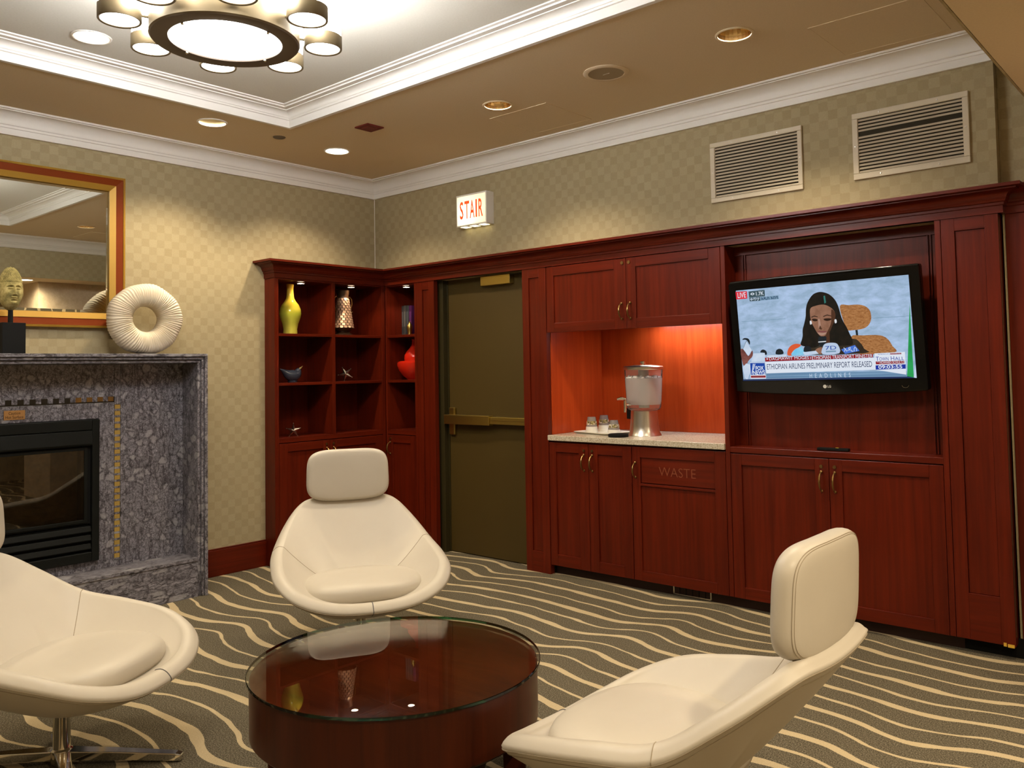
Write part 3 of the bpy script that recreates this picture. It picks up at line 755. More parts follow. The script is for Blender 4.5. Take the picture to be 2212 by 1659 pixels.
for b in ((iy0+0.043, gy0, 0.512, 0.962), (gy1, iy1-0.043, 0.512, 0.962), (gy0, gy1, gz1, 0.962), (gy0, gy1, 0.512, gz0), (iy0+0.043, iy1-0.043, 0.35, 0.5115)):
    MB().box(0.186, 0.203 if b[3] > 0.5116 else 0.190, *b).build('door_rail', W_BLACKM, fi)
gl_m = thin_glass('smoky_glass', (0.62, 0.55, 0.42), 1.7)
W_CLAY = speckle('firebox_clay', (0.16, 0.10, 0.045, 1), (0.30, 0.20, 0.09, 1), 14, 0.9)
MB().box(0.024, 0.030, gy0-0.03, gy1+0.03, 0.512, 0.96).build('back_panel', W_CLAY, fi)
MB().box(0.024, 0.19, gy0-0.03, gy1+0.03, 0.505, 0.512).build('floor_plate', W_CLAY, fi)
for (ya, za, yb, zb, r_) in ((-3.10, 0.560, -2.40, 0.575, 0.040), (-2.95, 0.640, -2.45, 0.600, 0.034), (-3.05, 0.600, -2.70, 0.720, 0.028)):
    MB().tube([(0.095+0.02*math.sin(9*t), ya+(yb-ya)*t, za+(zb-za)*t+0.008*math.sin(14*t)) for t in [i/8 for i in range(9)]], [r_*(0.85+0.15*math.cos(5*i)) for i in range(9)], 10).build('log', W_CLAY, fi, smooth=True)
MB().box(0.2035, 0.2065, gy0, gy1, gz0, gz1).build('glass', gl_m, fi)
MB().box(0.2035, 0.211, gy0-0.018, gy0, gz0-0.018, gz1+0.018).box(0.2035, 0.211, gy1, gy1+0.018, gz0-0.018, gz1+0.018).box(0.2035, 0.211, gy0, gy1, gz1, gz1+0.018).box(0.2035, 0.211, gy0, gy1, gz0-0.018, gz0).build('glass_surround', W_BLACK, fi, bevel=0.002)

# ------------------------------------------------------------------ mirror
mr = thing('wall_mirror', 'large mirror in brown wood frame with gold beads above the mantel', 'mirror', (0, -2.75, 1.665))
def rect_band(o, w0, w1, x0, xa, xb):
    """mitred rectangular band from inset w0 to w1, front rising from xa (outer) to xb (inner)"""
    mb = MB(); Y0, Y1, Z0, Z1 = o
    A = [(Y0+w0, Z0+w0), (Y1-w0, Z0+w0), (Y1-w0, Z1-w0), (Y0+w0, Z1-w0)]
    B = [(Y0+w1, Z0+w1), (Y1-w1, Z0+w1), (Y1-w1, Z1-w1), (Y0+w1, Z1-w1)]
    vs = [(x0, *p) for p in A]+[(xa, *p) for p in A]+[(xb, *p) for p in B]+[(x0, *p) for p in B]
    fs = []
    for i in range(4):
        j = (i+1) % 4
        fs += [(i, j, 4+j, 4+i), (4+i, 4+j, 8+j, 8+i), (8+i, 8+j, 12+j, 12+i), (12+i, 12+j, j, i)]
    return mb.add(vs, fs)
MO = (-3.482, -2.018, 1.665, 2.613)
rect_band(MO, 0.0, 0.013, 0.0005, 0.034, 0.038).build('outer_bead', W_GOLD, mr)
rect_band(MO, 0.0132, 0.0545, 0.0005, 0.034, 0.026).build('frame', W_TRIM, mr)
rect_band(MO, 0.0547, 0.0900, 0.0005, 0.030, 0.018).build('inner_bead', W_GOLD, mr)
rect_band(MO, 0.0902, 0.1080, 0.0005, 0.0085, 0.0125).build('glass_bevel', W_MIRROR, mr)
MB().box(0.0005, 0.0125, MO[0]+0.108, MO[1]-0.108, MO[2]+0.108, MO[3]-0.108).build('glass', W_MIRROR, mr)

# ------------------------------------------------------------------ on the mantel
def ring_sculpture():
    mb = MB(); NT, NP = 504, 36; R0, R1, H = 0.080, 0.218, 0.088
    vs, fs = [], []
    rnd = random.Random(3); ph = [rnd.uniform(-1, 1) for _ in range(NT)]
    for i in range(NT):
        th = 2*PI*i/NT
        lump = 1 + 0.012*math.sin(5*th+0.6) + 0.008*math.sin(9*th+2)
        for j in range(NP):
            a = 2*PI*j/NP; c, s = math.cos(a), math.sin(a)
            sc = math.copysign(abs(c)**0.75, c); ss = math.copysign(abs(s)**0.85, s)
            wr = 0.0042*(1-2*abs(math.sin(0.5*(th*78+1.6*math.sin(2*a+3*th)+1.2*math.sin(th*7)+0.9*math.sin(th*19))))) * (0.35+0.65*max(0, 1-abs(c+0.15)))
            rm, rh = (R0+R1*lump)/2, (R1*lump-R0)/2
            r = rm + (rh+wr)*sc; h = (H+wr*1.3)*ss
            vs.append((0.205+h, -1.972+r*math.cos(th)*1.0, 1.7155+r*math.sin(th)))
    for i in range(NT):
        for j in range(NP):
            k, l = (i+1) % NT, (j+1) % NP
            fs.append((i*NP+j, k*NP+j, k*NP+l, i*NP+l))
    mb.add(vs, fs)
    zmin = min(v[2] for v in vs); lim = 1.5005
    mb.v = [(x, y, max(z, lim)) for x, y, z in mb.v]
    return mb
plaster = mat('cream_plaster', (0.76, 0.68, 0.54), 0.8)
rs = ring_sculpture().build('ring_sculpture', plaster, None, smooth=True, angle=0)
tag(rs, 'cream pleated ring sculpture standing on the mantel', 'sculpture')
rs.rotation_euler = (0, 0, math.radians(-6))

st = thing('stone_head', 'weathered stone head with curled hair on black block at the mantel', 'sculpture', (0.25, -2.728, 1.4975))
MB().box(0.19, 0.31, -2.785, -2.671, 1.4980, 1.668).build('base_block', W_BLACKM, st, bevel=0.002)
MB().lathe([(0, 1.664), (0.013, 1.664), (0.012, 1.75), (0, 1.75)], (0.25, -2.728, 0), 14).build('rod', W_BLACKM, st, smooth=True)
W_HEAD = mat('mossy_stone', rough=0.85); t, n_, l_, b_ = nt(W_HEAD)
hn = noise(t, coords(t), 22, 4, 0.7); hm = noise(t, coords(t, (1, 1, 1)), 60, 3)
l_.new(mixc(t, hm.outputs['Fac'], ramp(t, hn.outputs['Fac'], [(0.40, (0.05, 0.045, 0.012, 1)), (0.50, (0.30, 0.25, 0.09, 1)), (0.64, (0.60, 0.50, 0.26, 1))]), (0.36, 0.30, 0.11, 1)), b_.inputs['Base Color'])
bump(t, b_, hm.outputs['Fac'], 0.3, 0.004)
def head_mesh():
    NU, NV = 150, 140; vs, fs = [], []
    G = lambda x, s: math.exp(-(x/s)**2)
    for j in range(NV+1):
        v = -1+2*j/NV; zl = v*0.120
        if v < 0: wid = 0.0575*(max(0, 1-abs(v)**2.3))**0.62
        else: wid = 0.0575*(max(0, 1-(v**2.7)))**0.50*(1-0.19*v)
        dep = wid*1.20
        for i in range(NU):
            a = 2*PI*i/NU; f = math.cos(a); s = math.sin(a)
            X = dep*f; Y = wid*s
            if f > 0:
                hz = zl*1000; sy = Y*1000; q = abs(sy)
                d = 0.0
                d += 0.0100*G(sy, 4.2+2.8*max(0, min(1, (2-hz)/32)))*max(0, min(1, (20-hz)/14))*max(0, min(1, (hz+40)/7))*(0.55+0.45*min(1, (16-hz)/48))
                d += 0.0045*G(q-7.5, 3.5)*G(hz+33, 5)
                hb = 18.5-0.022*(q-17)**2
                d += 0.0036*G(hz-hb, 3.2)*G(q-19, 15)
                d -= 0.0060*G(hz-(hb-8.5), 5.5)*G(q-19, 13)
                hs = -4.0+0.012*(q-19)**2
                d += 0.0050*G(hz-(hs+4), 4.2)*G(q-19, 11)
                d -= 0.0042*G(hz-hs, 1.5)*G(q-19, 11)
                d += 0.0058*G(hz+48.5, 3.4)*G(sy, 13) + 0.0062*G(hz+57.5, 4.0)*G(sy, 10)
                d -= 0.0046*G(hz+53+0.012*sy*sy, 1.6)*G(sy, 14)
                d -= 0.0036*G(hz+65, 4)*G(sy, 16)
                d += 0.0065*G(hz+80, 12)*G(sy, 17)
                d += 0.0045*G(q-31, 14)*G(hz+30, 20)
                d -= 0.0040*G(q-17, 5)*G(hz+50, 8)
                X += d*min(1, f*1.6)*1.65
            vs.append((0.245+X, -2.728+Y, 1.853+zl))
    for j in range(NV):
        for i in range(NU):
            k = (i+1) % NU; fs.append((j*NU+i, j*NU+k, (j+1)*NU+k, (j+1)*NU+i))
    return MB().add(vs, fs)
hh_ = head_mesh().build('head', W_HEAD, st, smooth=True, angle=0)
cu_ = MB(); rnd = random.Random(5)
for k in range(17):
    zl = 0.040+0.0050*k; v = zl/0.120
    wid = 0.0575*(max(0, 1-(v**2.7)))**0.50*(1-0.19*v); nn = max(4, int(2*PI*wid/0.0080))
    for i in range(nn):
        a = 2*PI*(i+0.5*(k % 2))/nn + rnd.uniform(-0.03, 0.03)
        for extra in ((0, 1, 2, 3, 4, 5, 6) if k == 0 and math.cos(a) < 0.25 else (0,)):
            zz = zl-0.0075*extra; vv = abs(zz)/0.120
            w2 = wid if extra == 0 else (0.0575*(max(0, 1-vv**2.7))**0.50*(1-0.19*vv) if zz > 0 else 0.0575*(max(0, 1-vv**2.3))**0.62)
            cu_.ball((0.245+(w2*1.20-0.0005)*math.cos(a), -2.728+(w2-0.0005)*math.sin(a), 1.853+zz), 0.0047, 6, 4)
co = cu_.build('hair_curls', W_HEAD, hh_, smooth=True, angle=0); co['kind'] = 'stuff'
for s in (-1, 1):
    e = MB(); e.ball((0.238, -2.728+s*0.060, 1.838), 0.013, 10, 8, (0.8, 0.45, 2.2)); e.build('ear', W_HEAD, hh_, smooth=True)

# ------------------------------------------------------------------ shelf ornaments
def vert_ramp(m, z0, z1, stops, nsc=14, amt=0.25):
    t, n, l, b = nt(m); tc = n.new('ShaderNodeTexCoord'); sp = n.new('ShaderNodeSeparateXYZ'); l.new(tc.outputs['Object'], sp.inputs[0])
    f = math_(t, 'DIVIDE', math_(t, 'SUBTRACT', sp.outputs[2], z0), z1-z0)
    nz = noise(t, tc.outputs['Object'], nsc, 3)
    f = math_(t, 'ADD', f, math_(t, 'MULTIPLY', math_(t, 'SUBTRACT', nz.outputs['Fac'], 0.5), amt))
    l.new(ramp(t, f, stops), b.inputs['Base Color'])
W_GLAZE = mat('yellow_glaze', rough=0.08); vert_ramp(W_GLAZE, 0, 0.37, [(0.1, (0.52, 0.48, 0.07, 1)), (0.4, (0.40, 0.42, 0.04, 1)), (0.65, (0.62, 0.45, 0.04, 1)), (0.95, (0.66, 0.42, 0.05, 1))])
v = MB().lathe([(0, 1.6525), (0.050, 1.6525), (0.052, 1.664), (0.050, 1.690), (0.058, 1.730), (0.074, 1.775), (0.080, 1.805), (0.076, 1.840), (0.062, 1.872), (0.042, 1.898), (0.030, 1.920), (0.026, 1.945), (0.024, 1.985), (0.026, 2.010), (0.028, 2.026), (0.021, 2.026), (0.018, 1.95), (0, 1.94)], (-0.02, -0.787, 0), 40)
tag(v.build('vase', W_GLAZE, None, smooth=True), 'tall glazed yellow green bottle vase on the top shelf', 'vase')

W_COPPER = mat('old_copper', (0.26, 0.13, 0.04), 0.35, 0.85); W_SCALE = mat('copper_scales', (0.78, 0.50, 0.33), 0.35, 0.6); W_JUGD = mat('dark_copper', (0.05, 0.022, 0.008), 0.5, 0.4)
jg = thing('jug', 'hammered copper jug clad in scales with looped wire handles, on the top shelf', 'jug', (-0.02, -0.308, 1.652))
jc = (-0.02, -0.308, 0)
MB().lathe([(0, 1.6525), (0.068, 1.6525), (0.070, 1.662), (0.052, 1.672), (0.048, 1.682), (0.070, 1.694), (0.082, 1.708), (0.080, 1.716), (0.044, 1.950), (0.042, 1.968), (0.046, 1.976), (0.050, 2.006), (0.044, 2.006), (0.038, 1.97), (0, 1.96)], jc, 36).build('body', W_JUGD, jg, smooth=True)
sc_ = MB(); rows = 12
for k in range(rows):
    z = 1.712+k*0.0195; R = 0.0815-(0.0815-0.0445)*(z-1.712)/0.235
    nn = 16 if k < 6 else 13
    for i in range(nn):
        a = 2*PI*(i+0.5*(k % 2))/nn; hw = PI/nn*0.80
        def Q(da, dz, dr): return (jc[0]+(R+dr-dz*0.155)*math.cos(a+da), jc[1]+(R+dr-dz*0.155)*math.sin(a+da), z+dz)
        o = [Q(-hw, 0.0045, 0.0035), Q(-hw*0.6, 0, 0.0045), Q(hw*0.6, 0, 0.0045), Q(hw, 0.0045, 0.0035), Q(hw, 0.0175, 0.0012), Q(-hw, 0.0175, 0.0012)]
        inn = [Q(-hw, 0.0045, 0), Q(-hw*0.6, 0, 0), Q(hw*0.6, 0, 0), Q(hw, 0.0045, 0), Q(hw, 0.021, -0.001), Q(-hw, 0.021, -0.001)]
        sc_.add(o+inn, [(0, 1, 2, 3, 4, 5)]+[(q, q+6, (q+1) % 6+6, (q+1) % 6) for q in range(6)])
so_ = sc_.build('scales', W_SCALE, jg); so_['kind'] = 'stuff'
for s in (-1, 1):
    path = [(jc[0], jc[1]+s*0.046, 1.945), (jc[0], jc[1]+s*0.066, 1.958), (jc[0], jc[1]+s*0.084, 1.940), (jc[0], jc[1]+s*0.088, 1.905), (jc[0], jc[1]+s*0.076, 1.865), (jc[0], jc[1]+s*0.064, 1.835), (jc[0], jc[1]+s*0.078, 1.825), (jc[0], jc[1]+s*0.092, 1.845)]
    MB().tube(path, 0.0035, 8).build('handle', W_COPPER, jg, smooth=True)

bd = thing('bird_figure', 'dark blue ceramic bird with raised tail and pale beak, on the middle shelf', 'figurine', (0.0, -0.80, 1.296))
W_BIRD = mat('dark_blue_glaze', (0.026, 0.031, 0.048), 0.2)
bx = 0.02
MB().tube([(bx, -0.905, 1.398), (bx, -0.880, 1.388), (bx, -0.850, 1.362), (bx, -0.815, 1.345), (bx, -0.780, 1.345), (bx, -0.757, 1.358), (bx, -0.750, 1.378), (bx, -0.744, 1.392), (bx, -0.738, 1.400)],
          [0.005, 0.010, 0.030, 0.046, 0.048, 0.038, 0.026, 0.021, 0.010], 18).build('body', W_BIRD, bd, smooth=True, angle=0, subsurf=1)
MB().tube([(bx, -0.742, 1.393), (bx, -0.728, 1.402), (bx, -0.708, 1.418)], [0.009, 0.006, 0.001], 10).build('beak', mat('beak_glaze', (0.42, 0.33, 0.12), 0.3), bd, smooth=True)
MB().lathe([(0, 1.2965), (0.034, 1.2965), (0.038, 1.31), (0, 1.32)], (bx, -0.797, 0), 20).build('foot', W_BIRD, bd, smooth=True)
MB().ball((bx+0.018, -0.748, 1.394), 0.0035, 8, 6).build('eye', W_STEEL, bd, smooth=True)

def star_fig(cx, cy, z0, R, rot, tilt, label):
    o = thing('star_ornament', label, 'ornament', (cx, cy, z0), group='metal star ornaments on the shelves')
    mb = MB(); n = 5; r = R*0.36; zc = R*0.83
    pts = []
    for i in range(2*n):
        a = PI/2+rot+PI*i/n; q = R if i % 2 == 0 else r
        pts.append((0.0, q*math.cos(a), zc+q*math.sin(a)))
    vs = [(R*0.30, 0, zc), (-R*0.30, 0, zc)]+pts
    fs = []
    for i in range(2*n):
        j = (i+1) % (2*n); fs += [(0, 2+i, 2+j), (1, 2+j, 2+i)]
    mb.add(vs, fs)
    c, s = math.cos(tilt), math.sin(tilt)
    mb.xform(lambda p: (p[0]*c-p[1]*s, p[0]*s+p[1]*c, p[2]))
    zm = min(p[2] for p in mb.v); mb.xform(lambda p: (p[0], p[1], p[2]-zm))
    mb.build('star', W_STEEL, o, local=True)
    tips = MB()
    for i in range(0, 2*n, 2):
        p = mb.v[2+i]; tips.ball(p, R*0.07, 8, 6)
    zt = min(p[2] for p in tips.v)
    tips.xform(lambda p: (p[0], p[1], max(p[2], 0.0004)))
    tips.build('tip', W_STEEL, o, local=True, smooth=True)
    return o
star_fig(0.01, -0.312, 1.2962, 0.056, 0.45, -0.65, 'silver star ornament on the middle shelf below the copper jug')
star_fig(0.01, -0.785, 0.9012, 0.052, 0.0, -0.55, 'silver star ornament on the bottom shelf below the bird')

W_REDG = mat('red_glaze', (0.55, 0.018, 0.006), 0.1)
v = MB().lathe([(0, 1.2965), (0.058, 1.2965), (0.060, 1.302), (0.095, 1.330), (0.124, 1.370), (0.138, 1.410), (0.136, 1.432), (0.122, 1.444), (0.078, 1.448), (0.080, 1.462), (0.078, 1.490), (0.062, 1.520), (0.036, 1.548), (0.020, 1.572), (0.016, 1.605), (0.020, 1.618), (0.014, 1.618), (0.010, 1.58), (0, 1.57)], (0.296, 0.148, 0), 44)
tag(v.build('vase', W_REDG, None, smooth=True), 'glossy red gourd vase on the middle shelf of the narrow shelving', 'vase')
for i, (x0, w_, h_, c_, lb) in enumerate(((0.150, 0.025, 0.243, (0.035, 0.034, 0.036), 'dark grey book, first of the upright books from the shelf side'),
        (0.176, 0.024, 0.245, (0.050, 0.048, 0.046), 'charcoal book, second of the upright books from the shelf side'),
        (0.201, 0.037, 0.243, (0.020, 0.024, 0.028), 'black book standing beside the purple book'),
        (0.239, 0.032, 0.240, (0.030, 0.004, 0.036), 'purple book, last of the upright books on the top shelf'))):
    b = thing('book', lb, 'book', (x0+w_/2, 0.22, 1.6522), group='upright books on the top shelf')
    mc = mat('book_cover_%d' % i, c_, 0.4)
    MB().box(x0, x0+0.0025, 0.150, 0.292, 1.6524, 1.6524+h_).box(x0+w_-0.0035, x0+w_-0.001, 0.150, 0.292, 1.6524, 1.6524+h_).box(x0, x0+w_-0.001, 0.147, 0.1505, 1.6524, 1.6524+h_).build('cover', mc, b, bevel=0.001)
    MB().box(x0+0.0025, x0+w_-0.0035, 0.1505, 0.288, 1.656, 1.6524+h_-0.004).build('pages', mat('paper_%d' % i, (0.5, 0.45, 0.35), 0.9), b)
    MB().box(x0+0.004, x0+w_-0.005, 0.1462, 0.1472, 1.6524+h_*0.3, 1.6524+h_*0.8).build('spine_band', mat('spine_%d' % i, tuple(min(1, q*2.2+0.01) for q in c_), 0.5), b)
gf = MB().lathe([(0, 1.6525), (0.018, 1.6525), (0.016, 1.668), (0.020, 1.69), (0.023, 1.715), (0.018, 1.735), (0.008, 1.748), (0.010, 1.756), (0, 1.764)], (0.300, 0.10, 0), 20)
tag(gf.build('figurine', W_BRASS, None, smooth=True), 'small gold ornament beside the purple book', 'figurine')

# puck lights in the shelving
for (x, y, z, lb) in ((0.055, -0.745, 2.0396, 'lit puck light over the yellow vase'), (0.055, -0.285, 2.0396, 'lit puck light over the copper jug'), (0.330, 0.045, 2.0396, 'lit puck light over the dark books')):
    p = thing('puck_light', lb, 'light', (x, y, z-0.012), group='puck lights in the shelving')
    MB().lathe([(0.026, z-0.012), (0.034, z-0.010), (0.034, z-0.0005), (0.026, z-0.0005)], (x, y, 0), 24, close=True).build('rim', W_STEEL, p, smooth=True)
    MB().lathe([(0, z-0.008), (0.0258, z-0.008), (0.0258, z-0.002), (0, z-0.002)], (x, y, 0), 20).build('lens', W_PUCK, p, smooth=True)
    spot((x, y, z-0.016), P_PUCK, 120, 0.5, 0.02, (1.0, 0.78, 0.55))
# ------------------------------------------------------------------ drinks on the counter
dp = thing('water_dispenser', 'clear drinks dispenser with iced water on brushed steel stand', 'dispenser', (2.385, 0.27, 0.922))
dc = (2.385, 0.27, 0)
MB().lathe([(0, 0.9225), (0.109, 0.9225), (0.107, 0.929), (0.099, 0.942), (0.092, 0.985), (0.086, 1.082), (0, 1.082)], dc, 48).build('stand', W_STEEL, dp, smooth=True)
MB().lathe([(0, 1.084), (0.086, 1.084), (0.102, 1.090), (0.110, 1.108), (0.1145, 1.16), (0.1245, 1.348)], dc, 48).build('tank', W_PLASTIC, dp, smooth=True)
W_WATER = thin_glass('cloudy_ice_water', (0.92, 0.90, 0.90), 1.1, 0.1, ((0.80, 0.76, 0.74), 0.72))
wm = MB().lathe([(0, 1.122), (0.107, 1.122), (0.1115, 1.14), (0.1135, 1.17), (0.1200, 1.292), (0.05, 1.296), (0, 1.296)], dc, 40)
wm.build('water', W_WATER, dp, smooth=True)
W_ICE = mat('ice', (0.70, 0.68, 0.66), 0.15)
ic = MB(); rnd = random.Random(2)
for i in range(90):
    a = rnd.uniform(0, 2*PI); r = 0.110*math.sqrt(rnd.random()); s = rnd.uniform(0.008, 0.013)
    ic.ball((dc[0]+r*math.cos(a), dc[1]+r*math.sin(a), 1.293+rnd.uniform(-0.002, 0.007)), s, 6, 4)
io = ic.build('ice', W_ICE, dp); io['kind'] = 'stuff'
MB().lathe([(0, 1.10), (0.034, 1.10), (0.034, 1.345), (0, 1.345)], dc, 24).build('ice_tube', mat('frosted_tube', (0.60, 0.62, 0.56), 0.4), dp, smooth=True)
lid = MB().lathe([(0, 1.347), (0.126, 1.347), (0.130, 1.352), (0.130, 1.364), (0.124, 1.370), (0.05, 1.378), (0, 1.379)], dc, 48).build('lid', W_STEEL, dp, smooth=True)
MB().lathe([(0, 1.377), (0.008, 1.377), (0.008, 1.386), (0.022, 1.388), (0.022, 1.400), (0.012, 1.404), (0, 1.404)], dc, 24).build('knob', W_CHROME, lid, smooth=True)
sd = Vector((-0.42, -0.91, 0)); sp0 = Vector(dc)+sd*0.104
sg_ = MB().tube([sp0+Vector((0, 0, 1.128)), sp0+sd*0.035+Vector((0, 0, 1.128))], 0.012, 14)
sg_.tube([sp0+sd*0.037+Vector((0, 0, 1.150)), sp0+sd*0.037+Vector((0, 0, 1.112)), sp0+sd*0.042+Vector((0, 0, 1.075))], [0.012, 0.012, 0.0075], 14)
tp = sg_.build('tap', W_CHROME, dp, smooth=True)
MB().tube([sp0+sd*0.036+Vector((0, 0, 1.148)), sp0+sd*0.034+Vector((0, 0, 1.160)), sp0+sd*0.050+Vector((-0.02, 0, 1.166)), sp0+sd*0.070+Vector((-0.03, 0, 1.160))], [0.006, 0.007, 0.010, 0.006], 10).build('tap_lever', W_CHROME, tp, smooth=True)
dm = MB().lathe([(0, 0.9225), (0.062, 0.9225), (0.065, 0.926), (0.065, 0.938), (0.060, 0.942), (0.052, 0.937), (0, 0.937)], (2.305, 0.085, 0), 32)
tag(dm.build('drip_dish', W_BLACKM, None, smooth=True), 'round black drip dish under the dispenser tap', 'dish')
def tray_mesh():
    mb = MB(); L, D = 0.175, 0.13
    def ring(l, d, z, n=6):
        o = []; rc = 0.02
        for cx, cy, a0 in ((l-rc, d-rc, 0), (-l+rc, d-rc, PI/2), (-l+rc, -d+rc, PI), (l-rc, -d+rc, 1.5*PI)):
            for i in range(n): a = a0+PI/2*i/(n-1); o.append((cx+rc*math.cos(a), cy+rc*math.sin(a), z))
        return o
    rings = [ring(L-0.015, D-0.015, 0.0005), ring(L, D, 0.012), ring(L-0.003, D-0.003, 0.013), ring(L-0.017, D-0.017, 0.0035)]
    n = len(rings[0]); vs = sum(rings, []); fs = [tuple(range(n-1, -1, -1)), tuple(range(3*n, 4*n))]
    for k in range(3):
        for i in range(n): fs.append((k*n+i, k*n+(i+1) % n, (k+1)*n+(i+1) % n, (k+1)*n+i))
    return mb.add(vs, fs)
tr = thing('tray', 'white rectangular tray holding cup stacks on the counter', 'tray', (2.045, 0.285, 0.922), (0, 0, math.radians(-14)))
tray_mesh().build('dish', mat('white_china', (0.78, 0.76, 0.68), 0.2), tr, smooth=True, local=True)
W_CUP = thin_glass('clear_cup', (0.93, 0.92, 0.90), 1.35, 0.1, ((0.82, 0.79, 0.75), 0.32))
W_RIM = mat('stacked_cup_rims', (0.72, 0.70, 0.62), 0.4)
W_PRINT = mat('leaf_print', rough=0.4); t, n_, l_, b_ = nt(W_PRINT)
pn_ = noise(t, coords(t), 75, 3)
l_.new(ramp(t, pn_.outputs['Fac'], [(0.40, (0.10, 0.075, 0.015, 1)), (0.52, (0.36, 0.30, 0.10, 1)), (0.58, (0.75, 0.70, 0.62, 1))]), b_.inputs['Base Color'])
def cups(x, y, h0, h1, lb):
    c = thing('cup_stack', lb, 'cups', (x, y, 0.9258), group='cup stacks on the tray')
    z0 = 0.9258; prof = [(0, z0), (0.043, z0)]
    n = int(h0/0.006)
    for i in range(n):
        zz = z0+h0*i/n; prof += [(0.0432-0.0006*i, zz+0.0012), (0.0418-0.0006*i, zz+h0/n*0.6)]
    r1 = 0.0415-0.0006*n
    prof += [(r1, z0+h0), (0, z0+h0)]
    MB().lathe(prof, (x, y, 0), 28).build('stacked_cups', W_RIM, c, smooth=True)
    zt = z0+h0+h1
    cp = MB().lathe([(r1, z0+h0+0.0005), (0.0285, zt-0.004), (0.027, zt), (0, zt), (0, zt-0.0015), (0.026, zt-0.0015), (r1-0.0015, z0+h0+0.0005)], (x, y, 0), 28).build('top_cup', W_CUP, c, smooth=True)
    pm = MB(); ra, rb = r1-(r1-0.0285)*0.22+0.0004, r1-(r1-0.0285)*0.58+0.0004
    for i in range(5):
        a0 = 2*PI*i/5; vs = []; m_ = 5
        for j in range(m_+1):
            a = a0+1.1*j/m_
            vs += [(x+ra*math.cos(a), y+ra*math.sin(a), z0+h0+h1*0.22), (x+rb*math.cos(a), y+rb*math.sin(a), z0+h0+h1*0.58)]
        pm.add(vs, [(2*j, 2*j+2, 2*j+3, 2*j+1) for j in range(m_)])
    pm.build('leaf_print', W_PRINT, cp)
cups(1.965, 0.262, 0.040, 0.066, 'taller cup stack at the tray end farthest from the dispenser')
cups(1.965, 0.405, 0.042, 0.068, 'cup stack at the back of the tray, partly hidden')
cups(2.090, 0.345, 0.018, 0.064, 'short cup stack on the tray nearest the dispenser')

# ------------------------------------------------------------------ television
tv = thing('television', 'black flat television tilted forward in the cherry bay, showing a news broadcast', 'television', (3.682, -0.027, 1.5355), (0.0986, -0.0115, 0))
def tv_outline(u0, u1, v0, v1, sag, n=16):
    pts = [(u0, v1), (u0, v0)]
    for i in range(1, n): pts.append((u0+(u1-u0)*i/n, v0-sag*math.sin(PI*i/n)))
    return pts+[(u1, v0), (u1, v1)]
MB().prism(tv_outline(-0.500, 0.510, -0.318, 0.305, 0.020), lambda p, y: (p[0], y, p[1]), 0.0, 0.058).build('housing', W_BLACKG, tv, local=True, bevel=0.012)
bzm = MB()
for a in ((-0.4995, -0.4625, -0.31, 0.29), (0.4625, 0.509, -0.31, 0.29), (-0.4625, 0.4625, 0.256, 0.29)):
    bzm.box(a[0], a[1], -0.006, 0.002, a[2], a[3])
bzm.prism([(-0.4625, -0.256), (-0.4625, -0.312), (-0.30, -0.322), (0, -0.331), (0.30, -0.322), (0.4625, -0.312), (0.4625, -0.256)], lambda p, y: (p[0], y, p[1]), -0.006, 0.002)
bzm.build('bezel', W_BLACKG, tv, local=True)
MB().tube([(-0.495, 0.004, 0.2985), (-0.2, 0.003, 0.301), (0.2, 0.003, 0.301), (0.505, 0.004, 0.2985)], [0.004, 0.0075, 0.0075, 0.004], 10).build('top_trim', mat('gloss_trim', (0.035, 0.034, 0.032), 0.08, 0.6), tv, smooth=True, local=True)
MB().box(-0.12, 0.12, 0.057, 0.135, -0.10, 0.08).build('wall_mount', W_BLACKM, tv, local=True)
scr = MB().box(-0.4600, 0.4600, -0.0015, 0.001, -0.2540, 0.2540).build('screen', W_BLACKG, tv, local=True)
PICM, PICI = [], {}
def pic(name, c, c2=None, sc=6, stretch=(1, 1, 1)):
    m = mat('screen_'+name, (0.004, 0.004, 0.004), 0.3, spec=0.2); t, n, l, b = nt(m)
    k = srgb(*c)
    b.inputs['Emission Strength'].default_value = 0.86
    if c2 is None: b.inputs['Emission Color'].default_value = k
    else:
        g = noise(t, coords(t, stretch), sc, 5, 0.65, 0.3)
        l.new(ramp(t, g.outputs['Fac'], [(0.32, k), (0.68, srgb(*c2))]), b.inputs['Emission Color'])
    PICI[name] = len(PICM); PICM.append(m)
